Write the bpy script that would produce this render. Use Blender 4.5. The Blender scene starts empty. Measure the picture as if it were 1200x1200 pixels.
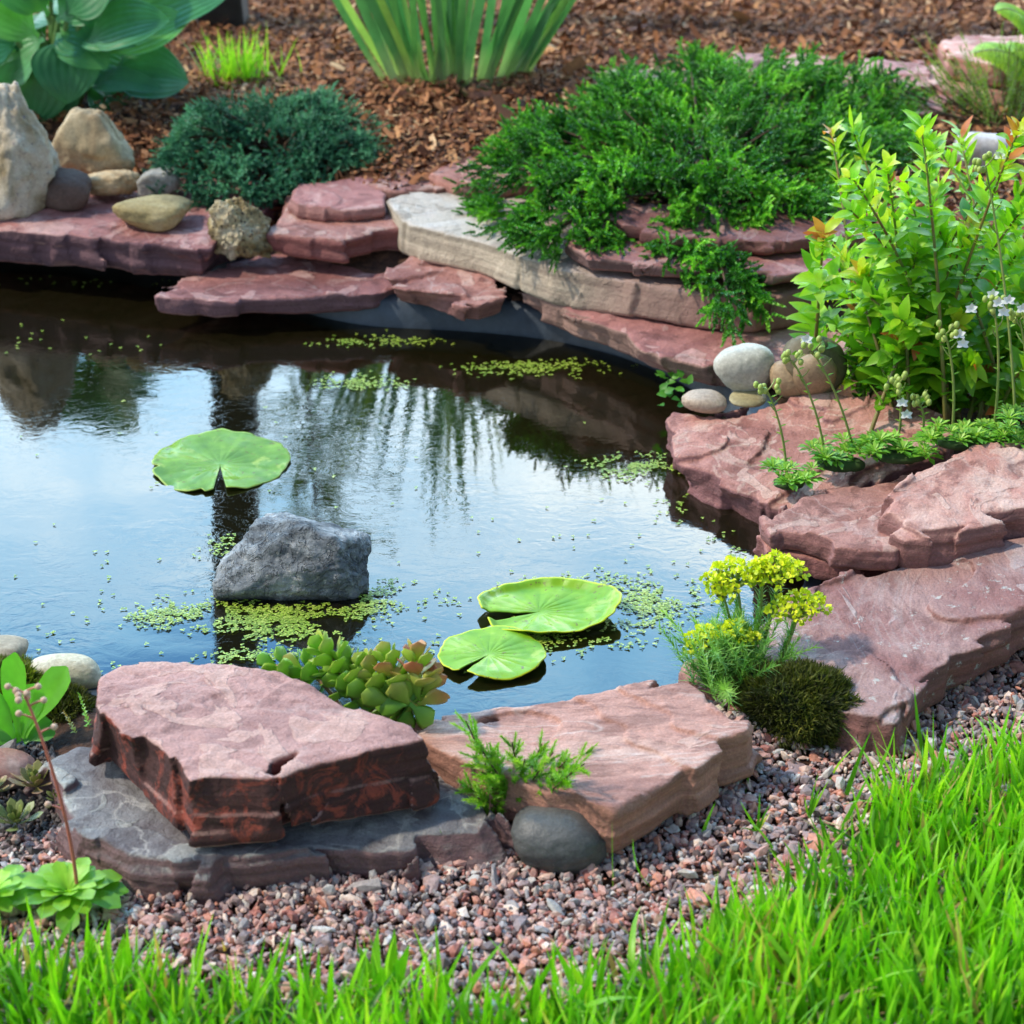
import bpy, math, random
import numpy as np
from math import sin, cos, tan, radians, pi
from mathutils import Matrix, Vector

random.seed(7)
RS = np.random.RandomState(11)
scene = bpy.context.scene
COL = scene.collection

# ------------------------------------------------------------------ camera, light, exposure
PITCH = radians(28.0); CAMH = 1.10; CAMY = -2.07; FPX = 600 / tan(radians(14.0))
cam_d = bpy.data.cameras.new('camera'); cam = bpy.data.objects.new('camera', cam_d); COL.objects.link(cam)
cam.location = (0, CAMY, CAMH); cam.rotation_euler = (pi / 2 - PITCH, 0, 0)
cam_d.sensor_width = 36; cam_d.angle = radians(28.0); cam_d.clip_start = 0.05; cam_d.clip_end = 500
cam_d.dof.use_dof = True; cam_d.dof.focus_distance = 2.05; cam_d.dof.aperture_fstop = 8.0
scene.camera = cam

SUN_EL = radians(50); SUN_AZ = (-0.95, 0.05)          # direction towards the sun on the ground plane
scene.view_settings.view_transform = 'Standard'; scene.view_settings.look = 'None'
scene.view_settings.exposure = 0.24; scene.view_settings.gamma = 1
sun_d = bpy.data.lights.new('sun', 'SUN'); sun = bpy.data.objects.new('sun', sun_d); COL.objects.link(sun)
sun_d.energy = 3.3; sun_d.angle = radians(3.0); sun_d.color = (1.0, 0.91, 0.76)
az = Vector((SUN_AZ[0], SUN_AZ[1], 0)).normalized()
sdir = Vector((az.x * cos(SUN_EL), az.y * cos(SUN_EL), sin(SUN_EL)))
sun.rotation_euler = sdir.to_track_quat('Z', 'Y').to_euler()
sun.location = sdir * 20

world = bpy.data.worlds.new("World"); scene.world = world; world.use_nodes = True
wn = world.node_tree.nodes; wl = world.node_tree.links
bg = wn['Background']
sky = wn.new('ShaderNodeTexSky'); sky.sky_type = 'NISHITA'; sky.sun_disc = False
sky.sun_elevation = SUN_EL; sky.sun_rotation = math.atan2(az.x, az.y)
sky.air_density = 1.0; sky.dust_density = 0.6; sky.ozone_density = 1.5
tcw = wn.new('ShaderNodeTexCoord')
mpw = wn.new('ShaderNodeMapping'); mpw.inputs['Scale'].default_value = (1.6, 1.6, 3.6)
mpw.inputs['Location'].default_value = (0.35, 0.2, 0.1)
wl.new(tcw.outputs['Generated'], mpw.inputs['Vector'])
nzw = wn.new('ShaderNodeTexNoise'); nzw.inputs['Scale'].default_value = 2.4; nzw.inputs['Detail'].default_value = 7
nzw.inputs['Roughness'].default_value = 0.55; nzw.inputs['Distortion'].default_value = 0.4
wl.new(mpw.outputs[0], nzw.inputs['Vector'])
sepw = wn.new('ShaderNodeSeparateXYZ'); wl.new(tcw.outputs['Generated'], sepw.inputs[0])
# cloud bank: thick low in the sky, thinning out above about 30 degrees
mrw = wn.new('ShaderNodeMapRange'); mrw.inputs['From Min'].default_value = 0.45; mrw.inputs['From Max'].default_value = 0.555
mrw.inputs['To Min'].default_value = 0.20; mrw.inputs['To Max'].default_value = -0.10
wl.new(sepw.outputs['Z'], mrw.inputs['Value'])
adw = wn.new('ShaderNodeMath'); adw.operation = 'ADD'; wl.new(nzw.outputs['Fac'], adw.inputs[0]); wl.new(mrw.outputs[0], adw.inputs[1])
crw = wn.new('ShaderNodeValToRGB'); crw.color_ramp.elements[0].position = 0.46; crw.color_ramp.elements[1].position = 0.66
wl.new(adw.outputs[0], crw.inputs['Fac'])
# the sky ahead of the camera is brightened for the water's reflection: hazy blue with white cloud in it; the far side is clear blue
dtw = wn.new('ShaderNodeVectorMath'); dtw.operation = 'DOT_PRODUCT'; dtw.inputs[1].default_value = (-0.15, 0.98, 0)
wl.new(tcw.outputs['Generated'], dtw.inputs[0])
mr2 = wn.new('ShaderNodeMapRange'); mr2.interpolation_type = 'SMOOTHSTEP'; mr2.inputs['From Min'].default_value = 0.15; mr2.inputs['From Max'].default_value = 0.70
wl.new(dtw.outputs['Value'], mr2.inputs['Value'])
hsw = wn.new('ShaderNodeMix'); hsw.data_type = 'RGBA'; hsw.blend_type = 'MULTIPLY'; hsw.inputs[0].default_value = 1.0
hsw.inputs['B'].default_value = (2.0, 1.95, 1.8, 1)
wl.new(sky.outputs[0], hsw.inputs['A'])
vl = crw.color_ramp; vl.elements[0].position = 0.42; vl.elements[0].color = (7, 21, 42, 1); vl.elements[1].position = 0.75; vl.elements[1].color = (60, 68, 71, 1)
e_ = vl.elements.new(0.52); e_.color = (18, 40, 60, 1); e_ = vl.elements.new(0.60); e_.color = (28, 47, 63, 1)
mxw = wn.new('ShaderNodeMix'); mxw.data_type = 'RGBA'
wl.new(mr2.outputs[0], mxw.inputs[0]); wl.new(hsw.outputs['Result'], mxw.inputs['A'])
wl.new(crw.outputs[0], mxw.inputs['B'])
wl.new(mxw.outputs['Result'], bg.inputs['Color'])
bg.inputs['Strength'].default_value = 0.085

# ------------------------------------------------------------------ pixel -> place helpers (photo is 1200 x 1200)
def ray(x, y):
    a = (x - 600) / FPX; b = (600 - y) / FPX
    return np.array([a, cos(PITCH) + b * sin(PITCH), -sin(PITCH) + b * cos(PITCH)])
CAMP = np.array([0, CAMY, CAMH])
def P(x, y, z=0.0):
    d = ray(x, y); return CAMP + d * ((z - CAMH) / d[2])
def PY(x, y, Y):
    d = ray(x, y); return CAMP + d * ((Y - CAMY) / d[1])
def ppm(p):                                            # pixels per metre at a point
    v = np.asarray(p) - CAMP; return FPX / (v[1] * cos(PITCH) - v[2] * sin(PITCH))

# ------------------------------------------------------------------ noise
_perm = np.random.RandomState(3).permutation(256); _perm = np.concatenate([_perm, _perm, _perm])
_grad = np.random.RandomState(4).normal(size=(256, 3)); _grad /= np.linalg.norm(_grad, axis=1)[:, None]
def perlin(p):
    p = np.asarray(p, float); sh = p.shape[:-1]; p = p.reshape(-1, 3)
    i = np.floor(p).astype(np.int64); f = p - i; i &= 255
    u = f * f * f * (f * (f * 6 - 15) + 10)
    r = np.zeros(len(p))
    for a in (0, 1):
        wx = u[:, 0] if a else 1 - u[:, 0]
        for b in (0, 1):
            wy = u[:, 1] if b else 1 - u[:, 1]
            for c in (0, 1):
                wz = u[:, 2] if c else 1 - u[:, 2]
                h = _perm[_perm[_perm[(i[:, 0] + a) & 255] + ((i[:, 1] + b) & 255)] + ((i[:, 2] + c) & 255)]
                g = _grad[h]
                r += wx * wy * wz * (g[:, 0] * (f[:, 0] - a) + g[:, 1] * (f[:, 1] - b) + g[:, 2] * (f[:, 2] - c))
    return (r * 1.5).reshape(sh)
def fbm(p, o=3, g=0.5):
    p = np.asarray(p, float); r = 0; a = 1
    for k in range(o):
        r = r + a * perlin(p + 17.3 * k); p = p * 2.03; a *= g
    return r
def smooth(e0, e1, x):
    t = np.clip((x - e0) / (e1 - e0), 0, 1); return t * t * (3 - 2 * t)

def poly_sd(X, Y, pts):
    """signed distance to polygon, negative inside"""
    pts = np.asarray(pts)[:, :2]; d = np.full(X.shape, 1e9); s = np.zeros(X.shape, bool)
    n = len(pts)
    for k in range(n):
        a = pts[k]; b = pts[(k + 1) % n]; e = b - a
        wx = X - a[0]; wy = Y - a[1]
        t = np.clip((wx * e[0] + wy * e[1]) / (e @ e + 1e-12), 0, 1)
        d = np.minimum(d, (wx - e[0] * t) ** 2 + (wy - e[1] * t) ** 2)
        c = (a[1] > Y) != (b[1] > Y)
        with np.errstate(divide='ignore', invalid='ignore'):
            xi = (b[0] - a[0]) * (Y - a[1]) / (b[1] - a[1] + 1e-15) + a[0]
        s ^= c & (X < xi)
    d = np.sqrt(d); return np.where(s, -d, d)

# ------------------------------------------------------------------ mesh helpers
def mesh_from(name, V, F, smooth_=True, attrs=None):
    V = np.ascontiguousarray(V, dtype=np.float32); F = np.asarray(F, dtype=np.int32)
    me = bpy.data.meshes.new(name); k = F.shape[1]
    me.vertices.add(len(V)); me.vertices.foreach_set('co', V.ravel())
    me.loops.add(F.size); me.loops.foreach_set('vertex_index', F.ravel())
    me.polygons.add(len(F)); me.polygons.foreach_set('loop_start', np.arange(0, F.size, k, dtype=np.int32))
    me.update(calc_edges=True)
    me.polygons.foreach_set('use_smooth', np.full(len(F), bool(smooth_)))
    for an, av in (attrs or {}).items():
        at = me.attributes.new(an, 'FLOAT', 'POINT'); at.data.foreach_set('value', np.ascontiguousarray(av, dtype=np.float32))
    me.update()
    return me
def tag(o, label=None, cat=None, group=None, kind=None):
    if label: o['label'] = label
    if cat: o['category'] = cat
    if group: o['group'] = group
    if kind: o['kind'] = kind
    return o
def make(name, V, F, mat, parent=None, base=None, smooth_=True, attrs=None):
    V = np.asarray(V, float)
    if base is None:
        base = np.array([V[:, 0].mean(), V[:, 1].mean(), V[:, 2].min()])
    base = np.asarray(base, float)
    me = mesh_from(name, V - base, F, smooth_, attrs); me.materials.append(mat)
    o = bpy.data.objects.new(name, me); COL.objects.link(o)
    if parent is not None:
        o.parent = parent; o.location = Vector(base) - parent.location
    else:
        o.location = base
    return o
def thing(name, loc, label, cat, group=None):
    o = bpy.data.objects.new(name, None); COL.objects.link(o); o.location = loc; o.empty_display_size = 0.05
    return tag(o, label, cat, group)

def unit(v):
    v = np.asarray(v, float); return v / (np.linalg.norm(v, axis=-1, keepdims=True) + 1e-12)
def ribbons(base, t0, nrm, L, W, bend, prof, segs=4, cols=2, fold=0.0, rnd=None, wave=0.0):
    """N curved leaves. They start along t0 and curve away from nrm by 'bend' radians."""
    base = np.atleast_2d(base); N = len(base)
    t0 = unit(np.broadcast_to(t0, (N, 3))); nrm = np.broadcast_to(nrm, (N, 3))
    nrm = unit(nrm - t0 * (nrm * t0).sum(1)[:, None]); side = np.cross(t0, nrm)
    L = np.broadcast_to(np.asarray(L, float), (N,)); W = np.broadcast_to(np.asarray(W, float), (N,))
    bend = np.broadcast_to(np.asarray(bend, float), (N,)); bd = np.where(np.abs(bend) < 1e-3, 1e-3, bend)
    u = np.linspace(0, 1, segs + 1); w = np.array([prof(x) for x in u])
    th = bd[:, None] * u
    a = np.sin(th) / bd[:, None]; b = (1 - np.cos(th)) / bd[:, None]
    pos = base[:, None] + (t0[:, None] * a[..., None] - nrm[:, None] * b[..., None]) * L[:, None, None]
    nn = nrm[:, None] * np.cos(th)[..., None] + t0[:, None] * np.sin(th)[..., None]
    c = np.linspace(-1, 1, cols)
    ww = (W[:, None] * w)[..., None] * 0.5                     # N,S+1,1
    off = side[:, None, None] * (ww * c)[..., None] + nn[:, :, None] * (ww * fold * np.abs(c))[..., None]
    if wave:
        ph = RS.rand(N, 1, 1) * 6.28
        off = off + nn[:, :, None] * ((ww * wave) * np.sin(u[None, :, None] * 9 + c * 2.5 + ph) * np.abs(c))[..., None]
    V = pos[:, :, None] + off                                  # N,S+1,cols,3
    idx = np.arange(N * (segs + 1) * cols).reshape(N, segs + 1, cols)
    F = np.stack([idx[:, :-1, :-1], idx[:, :-1, 1:], idx[:, 1:, 1:], idx[:, 1:, :-1]], -1).reshape(-1, 4)
    if rnd is None: rnd = RS.rand(N)
    r = np.repeat(rnd, (segs + 1) * cols)
    cu = np.broadcast_to(c, (N, segs + 1, cols)).ravel(); cv = np.broadcast_to(u[None, :, None], (N, segs + 1, cols)).ravel()
    return V.reshape(-1, 3), F, r, cu, cv
def join(parts):
    Vs, Fs, rs, cus, cvs = [], [], [], [], []; n = 0
    for V, F, r, cu, cv in parts:
        Vs.append(V); Fs.append(F + n); rs.append(r); cus.append(cu); cvs.append(cv); n += len(V)
    return np.concatenate(Vs), np.concatenate(Fs), np.concatenate(rs), np.concatenate(cus), np.concatenate(cvs)
def foliage(name, data, mat, parent=None, base=None):
    V, F, r, cu, cv = data
    return make(name, V, F, mat, parent, base, True, {'rnd': r, 'cu': cu, 'cv': cv})
def p_lance(u): return max(0.04, math.sin(pi * min(1, u ** 0.75)) ** 0.9)
def p_blade(u): return max(0.03, (1 - u ** 2.2)) * (0.75 + 0.25 * min(1, u * 4))
def p_ovate(u): return max(0.05, math.sin(pi * u ** 0.62) ** 0.7)
def p_hosta(u): return 0.09 if u < 0.12 else max(0.02, math.sin(pi * ((u - 0.12) / 0.88) ** 0.72) ** 0.75)
def p_spat(u): return 0.22 + 0.78 * smooth(0.1, 0.65, u) if u < 0.8 else max(0.12, math.sqrt(max(0, 1 - ((u - 0.8) / 0.2) ** 2)))
def p_needle(u): return max(0.1, 1 - u)
def tubes(paths, radii, k=6):
    """paths: list of (n,3) arrays; radii: list of (r0,r1). one merged mesh"""
    Vs, Fs = [], []; n0 = 0
    for p, (r0, r1) in zip(paths, radii):
        p = np.asarray(p, float); n = len(p); t = unit(np.gradient(p, axis=0))
        ref = np.array([0.31, 0.77, 0.2]) if abs(t[0][2]) > .9 else np.array([0, 0, 1.0])
        s = unit(np.cross(t, ref)); b = np.cross(s, t); r = np.linspace(r0, r1, n)[:, None, None]
        a = np.linspace(0, 2 * pi, k, endpoint=False)
        V = p[:, None] + r * (s[:, None] * np.cos(a)[None, :, None] + b[:, None] * np.sin(a)[None, :, None])
        idx = np.arange(n * k).reshape(n, k) + n0; nx = np.roll(idx, -1, 1)
        Fs.append(np.stack([idx[:-1], nx[:-1], nx[1:], idx[1:]], -1).reshape(-1, 4)); Vs.append(V.reshape(-1, 3)); n0 += n * k
    return np.concatenate(Vs), np.concatenate(Fs)
def bez(a, b, c, n=9):
    t = np.linspace(0, 1, n)[:, None]; return (1 - t) ** 2 * np.asarray(a) + 2 * t * (1 - t) * np.asarray(b) + t * t * np.asarray(c)

def sprigs(B, D, L, n, nl, nw, alpha=0.9, bend=0.3, segs=1, jit=0.25, start=0.08, up=(0, 0, 1), prof=p_needle, tip=0.5, rnd=None, nbend=0.15, fold=0.2):
    """needles or small leaves set all round S bent twigs"""
    B = np.atleast_2d(B); S = len(B); D = unit(np.broadcast_to(D, (S, 3))); L = np.broadcast_to(np.asarray(L, float), (S,))
    upv = np.broadcast_to(np.asarray(up, float), (S, 3)) + RS.normal(size=(S, 3)) * .01
    N0 = unit(upv - D * (upv * D).sum(1)[:, None]); X0 = np.cross(D, N0)
    u = start + (1 - start) * (np.arange(n) + .5) / n
    bd = np.broadcast_to(np.asarray(bend, float), (S,))[:, None] + 1e-3
    th = bd * u[None]
    pos = B[:, None] + (D[:, None] * (np.sin(th) / bd)[..., None] - N0[:, None] * ((1 - np.cos(th)) / bd)[..., None]) * L[:, None, None]
    T = D[:, None] * np.cos(th)[..., None] - N0[:, None] * np.sin(th)[..., None]
    NN = N0[:, None] * np.cos(th)[..., None] + D[:, None] * np.sin(th)[..., None]
    ph = np.arange(n)[None] * 2.4 + RS.rand(S, 1) * 6.28
    rad = NN * np.cos(ph)[..., None] + X0[:, None] * np.sin(ph)[..., None]
    al = alpha * (1 - tip * u[None, :] ** 2) + RS.normal(size=(S, n)) * jit
    d = T * np.cos(al)[..., None] + rad * np.sin(al)[..., None]
    nr = T * np.sin(al)[..., None] * 1.0 - rad * np.cos(al)[..., None]
    sz = (0.75 + 0.4 * RS.rand(S, n)) * (1 - 0.35 * u[None])
    r = (np.repeat(RS.rand(S), n) if rnd is None else np.repeat(rnd, n)) * .75 + .25 * np.tile(u, S)
    return ribbons(pos.reshape(-1, 3), d.reshape(-1, 3), nr.reshape(-1, 3), (sz * nl).ravel(), (sz * nw).ravel(), nbend, prof, segs, 2 if fold == 0 else 3, fold, r)

# ------------------------------------------------------------------ materials
def newmat(name):
    m = bpy.data.materials.new(name); m.use_nodes = True; nt = m.node_tree
    return m, nt.nodes, nt.links, nt.nodes['Principled BSDF']
def ramp(N, L, src, stops, interp='LINEAR'):
    r = N.new('ShaderNodeValToRGB'); cr = r.color_ramp; cr.interpolation = interp
    while len(cr.elements) < len(stops): cr.elements.new(0.5)
    for e, (p, c) in zip(cr.elements, stops):
        e.position = p; e.color = (*c, 1) if len(c) == 3 else c
    L.new(src, r.inputs['Fac']); return r.outputs['Color']
def noise(N, L, vec, scale, detail=4, rough=0.55, dist=0.0):
    n = N.new('ShaderNodeTexNoise'); n.inputs['Scale'].default_value = scale; n.inputs['Detail'].default_value = detail
    n.inputs['Roughness'].default_value = rough; n.inputs['Distortion'].default_value = dist
    if vec is not None: L.new(vec, n.inputs['Vector'])
    return n.outputs['Fac']
def mixc(N, L, fac, a, b, mode='MIX'):
    m = N.new('ShaderNodeMix'); m.data_type = 'RGBA'; m.blend_type = mode
    for key, v in (('Factor', fac), ('A', a), ('B', b)):
        i = m.inputs[0] if key == 'Factor' else m.inputs[key]
        if hasattr(v, 'links'): L.new(v, i)
        elif key == 'Factor': i.default_value = v
        else: i.default_value = (*v, 1)
    return m.outputs['Result']
def mathn(N, L, op, a, b=None):
    m = N.new('ShaderNodeMath'); m.operation = op
    for i, v in enumerate((a, b)):
        if v is None: continue
        if hasattr(v, 'links'): L.new(v, m.inputs[i])
        else: m.inputs[i].default_value = v
    return m.outputs[0]
def bump(N, L, h, strength, dist, prev=None):
    b = N.new('ShaderNodeBump'); b.inputs['Strength'].default_value = strength; b.inputs['Distance'].default_value = dist
    L.new(h, b.inputs['Height'])
    if prev is not None: L.new(prev, b.inputs['Normal'])
    return b.outputs[0]
def objvec(N, L, off, scale=(1, 1, 1)):
    tc = N.new('ShaderNodeTexCoord'); mp = N.new('ShaderNodeMapping')
    mp.inputs['Location'].default_value = off; mp.inputs['Scale'].default_value = scale
    L.new(tc.outputs['Object'], mp.inputs['Vector']); return mp.outputs[0]

_sc = [0]
def slab_mat(c1, c2, c3, side=None, grain=1.0, rough=0.72, vein=(0.55, 0.42, 0.38), veins=0.25, streak=(1, 1), lichen=0.0, spots=None):
    """bedded sandstone: patchy cleavage films, grain, thin beds on the broken edges"""
    _sc[0] += 1; k = _sc[0]; off = (k * 1.37, k * 2.11, k * 0.73)
    m, N, L, B = newmat('sandstone'); v = objvec(N, L, off, (streak[0], streak[1], 1))
    v0 = objvec(N, L, off)
    n1 = noise(N, L, v, 7.0, 5, 0.6, 0.8)
    col = ramp(N, L, n1, [(0.36, c1), (0.5, c2), (0.56, c2), (0.68, c3)])
    n2 = noise(N, L, v, 26, 6, 0.65, 0.5)
    col = mixc(N, L, ramp(N, L, n2, [(0.52, (0, 0, 0)), (0.60, (.6, .6, .6))]), col, tuple(0.62 * x for x in c1))
    # plated films with crisp outlines
    vo = N.new('ShaderNodeTexNoise'); vo.inputs['Scale'].default_value = 13; vo.inputs['Detail'].default_value = 3; vo.inputs['Distortion'].default_value = 1.6
    L.new(v, vo.inputs['Vector'])
    film = ramp(N, L, vo.outputs['Fac'], [(0.575, (0, 0, 0)), (0.59, (1, 1, 1))])
    col = mixc(N, L, mathn(N, L, 'MULTIPLY', film, 0.6), col, c3)
    # pale veins
    w = mathn(N, L, 'ABSOLUTE', mathn(N, L, 'SUBTRACT', noise(N, L, v, 9, 4, 0.5, 1.2), 0.5))
    vf = ramp(N, L, w, [(0.0, (1, 1, 1)), (0.018, (0, 0, 0))])
    col = mixc(N, L, mathn(N, L, 'MULTIPLY', vf, veins), col, vein)
    # beds on the broken sides
    vb = objvec(N, L, off, (3, 3, 95)); nb = noise(N, L, vb, 1.0, 5, 0.6, 0.1)
    geo = N.new('ShaderNodeNewGeometry'); vt = N.new('ShaderNodeVectorTransform'); vt.vector_type = 'NORMAL'; vt.convert_from = 'WORLD'; vt.convert_to = 'OBJECT'
    L.new(geo.outputs['Normal'], vt.inputs[0]); sp = N.new('ShaderNodeSeparateXYZ'); L.new(vt.outputs[0], sp.inputs[0])
    sf = ramp(N, L, mathn(N, L, 'ABSOLUTE', sp.outputs['Z']), [(0.45, (1, 1, 1)), (0.8, (0, 0, 0))])
    sc_ = side or tuple(0.8 * x for x in c2)
    scol = mixc(N, L, ramp(N, L, nb, [(0.35, (0, 0, 0)), (0.65, (1, 1, 1))]), tuple(0.6 * x for x in sc_), tuple(1.2 * x for x in sc_))
    if spots:
        so = noise(N, L, v0, 34, 8, 0.72, 0.9)
        scol = mixc(N, L, ramp(N, L, so, [(0.5, (0, 0, 0)), (0.58, (1, 1, 1))]), scol, spots)
    col = mixc(N, L, sf, col, scol)
    g = noise(N, L, v0, 420 * grain, 3, 0.7)
    col = mixc(N, L, 0.35, col, ramp(N, L, g, [(0.3, (0.28, 0.28, 0.28)), (0.5, (0.5, 0.5, 0.5)), (0.75, (0.95, 0.95, 0.95))]), 'OVERLAY')
    if lichen:
        li = noise(N, L, v0, 60, 6, 0.75, 0.2)
        col = mixc(N, L, ramp(N, L, li, [(0.62 - 0.04 * lichen, (0, 0, 0)), (0.66, (.8, .8, .8))]), col, (0.5, 0.5, 0.45))
    L.new(col, B.inputs['Base Color']); B.inputs['Specular IOR Level'].default_value = 0.4
    L.new(mathn(N, L, 'ADD', mathn(N, L, 'MULTIPLY', n2, 0.5), rough - 0.27), B.inputs['Roughness'])
    b1 = bump(N, L, nb, 0.5, 0.006, None)
    b2 = bump(N, L, noise(N, L, v, 45, 6, 0.7, 0.3), 0.7, 0.007, b1)
    vx = N.new('ShaderNodeTexVoronoi'); vx.inputs['Scale'].default_value = 34; wv_ = N.new('ShaderNodeVectorMath'); wv_.operation = 'ADD'
    wn_ = N.new('ShaderNodeTexNoise'); wn_.inputs['Scale'].default_value = 40; wn_.inputs['Detail'].default_value = 4; L.new(v0, wn_.inputs['Vector'])
    ws_ = N.new('ShaderNodeVectorMath'); ws_.operation = 'SCALE'; ws_.inputs['Scale'].default_value = 0.035; L.new(wn_.outputs['Color'], ws_.inputs[0])
    L.new(v0, wv_.inputs[0]); L.new(ws_.outputs[0], wv_.inputs[1]); L.new(wv_.outputs[0], vx.inputs['Vector'])
    chipf = mathn(N, L, 'MULTIPLY', mathn(N, L, 'MULTIPLY', vx.outputs['Color'], 1.0), mathn(N, L, 'ADD', mathn(N, L, 'MULTIPLY', sf, 0.9), 0.12))
    b2 = bump(N, L, chipf, 0.6, 0.0035, b2)
    b3 = bump(N, L, film, 0.55, 0.002, b2)
    b4 = bump(N, L, noise(N, L, v0, 260 * grain, 5, 0.75), 0.75, 0.0022, b3)
    L.new(b4, B.inputs['Normal']); return m

def rock_mat(name, cols, scale=14, grain=300, rough=0.75, bs=0.5, speck=None, speck_amt=0.62, crack=0.0, spec=0.4):
    _sc[0] += 1; k = _sc[0]; off = (k * 1.37, k * 2.11, k * 0.73)
    m, N, L, B = newmat(name); v = objvec(N, L, off)
    n1 = noise(N, L, v, scale, 6, 0.6, 0.6); st = np.linspace(0.34, 0.66, len(cols))
    col = ramp(N, L, n1, list(zip(st, cols)))
    g = noise(N, L, v, grain, 3, 0.7)
    col = mixc(N, L, 0.4, col, ramp(N, L, g, [(0.3, (0.25,) * 3), (0.5, (0.5,) * 3), (0.75, (0.9,) * 3)]), 'OVERLAY')
    if speck:
        s = noise(N, L, v, scale * 6, 5, 0.7, 0.3)
        col = mixc(N, L, ramp(N, L, s, [(speck_amt, (0, 0, 0)), (speck_amt + .05, (1, 1, 1))]), col, speck)
    L.new(col, B.inputs['Base Color']); B.inputs['Roughness'].default_value = rough; B.inputs['Specular IOR Level'].default_value = spec
    b = bump(N, L, noise(N, L, v, scale * 3, 6, 0.7, 0.4), bs, 0.006)
    if crack:
        w = mathn(N, L, 'ABSOLUTE', mathn(N, L, 'SUBTRACT', noise(N, L, v, scale * 1.5, 4, 0.6, 1.5), 0.5))
        b = bump(N, L, ramp(N, L, w, [(0, (0, 0, 0)), (0.03, (1, 1, 1))]), crack, 0.003, b)
    b = bump(N, L, noise(N, L, v, grain, 4, 0.7), bs, 0.0012, b); L.new(b, B.inputs['Normal'])
    return m

def wet_band(m, z0, z1):
    nt = m.node_tree; N, L = nt.nodes, nt.links; B = N['Principled BSDF']; src = B.inputs['Base Color'].links[0].from_socket
    tc = N.new('ShaderNodeTexCoord'); sp = N.new('ShaderNodeSeparateXYZ'); L.new(tc.outputs['Object'], sp.inputs[0])
    f = mathn(N, L, 'ADD', sp.outputs['Z'], mathn(N, L, 'MULTIPLY', mathn(N, L, 'SUBTRACT', noise(N, L, tc.outputs['Object'], 30, 3), 0.5), 0.02))
    mr = N.new('ShaderNodeMapRange'); mr.inputs['From Min'].default_value = z0; mr.inputs['From Max'].default_value = z1; L.new(f, mr.inputs['Value'])
    L.new(mixc(N, L, mr.outputs[0], (0.03, 0.034, 0.02), src), B.inputs['Base Color'])
    mr2 = N.new('ShaderNodeMapRange'); mr2.inputs['From Min'].default_value = z0; mr2.inputs['From Max'].default_value = z1; mr2.inputs['To Min'].default_value = .2; mr2.inputs['To Max'].default_value = .65
    L.new(f, mr2.inputs['Value']); L.new(mr2.outputs[0], B.inputs['Roughness']); return m

def leaf_mat(name, stops, rough=0.45, trans=0.4, tcol=None, vein=0, spec=0.5, blotch=0.0, blotch_col=(0.3, 0.25, 0.02), pale=False):
    m, N, L, B = newmat(name)
    at = N.new('ShaderNodeAttribute'); at.attribute_name = 'rnd'
    col = ramp(N, L, at.outputs['Fac'], stops)
    tc = N.new('ShaderNodeTexCoord')
    nz = noise(N, L, tc.outputs['Object'], 35, 3, 0.6)
    col = mixc(N, L, 0.5, col, ramp(N, L, nz, [(0.3, (0.33,) * 3), (0.7, (0.68,) * 3)]), 'OVERLAY')
    if pale:
        cvn = N.new('ShaderNodeAttribute'); cvn.attribute_name = 'cv'
        col = mixc(N, L, ramp(N, L, cvn.outputs['Fac'], [(0.03, (1, 1, 1)), (0.18, (0, 0, 0))]), col, (0.55, 0.58, 0.30))
    if blotch:
        nb = noise(N, L, tc.outputs['Object'], 90, 4, 0.7)
        col = mixc(N, L, ramp(N, L, nb, [(0.68 - blotch * .1, (0, 0, 0)), (0.75, (.7, .7, .7))]), col, blotch_col)
    L.new(col, B.inputs['Base Color']); B.inputs['Roughness'].default_value = rough; B.inputs['Specular IOR Level'].default_value = spec
    tr = N.new('ShaderNodeBsdfTranslucent')
    L.new(mixc(N, L, 1.0, col, tcol or (1.5, 1.6, 0.5), 'MULTIPLY'), tr.inputs['Color'])
    mx = N.new('ShaderNodeMixShader'); mx.inputs[0].default_value = trans
    L.new(B.outputs[0], mx.inputs[1]); L.new(tr.outputs[0], mx.inputs[2]); L.new(mx.outputs[0], N['Material Output'].inputs['Surface'])
    if vein:
        cu = N.new('ShaderNodeAttribute'); cu.attribute_name = 'cu'
        cb = N.new('ShaderNodeCombineXYZ'); L.new(cu.outputs['Fac'], cb.inputs[0])
        h = mathn(N, L, 'SINE', mathn(N, L, 'MULTIPLY', cu.outputs['Fac'], float(vein)))
        L.new(bump(N, L, h, 0.35, 0.0012), B.inputs['Normal'])
    return m
def plain_mat(name, c1, c2, scale=40, rough=0.8, bs=0.4, bd=0.003):
    m, N, L, B = newmat(name); tc = N.new('ShaderNodeTexCoord'); v = tc.outputs['Object']
    L.new(ramp(N, L, noise(N, L, v, scale, 6, 0.65), [(0.35, c1), (0.65, c2)]), B.inputs['Base Color'])
    B.inputs['Roughness'].default_value = rough
    L.new(bump(N, L, noise(N, L, v, scale * 3, 5, 0.7), bs, bd), B.inputs['Normal']); return m

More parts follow.
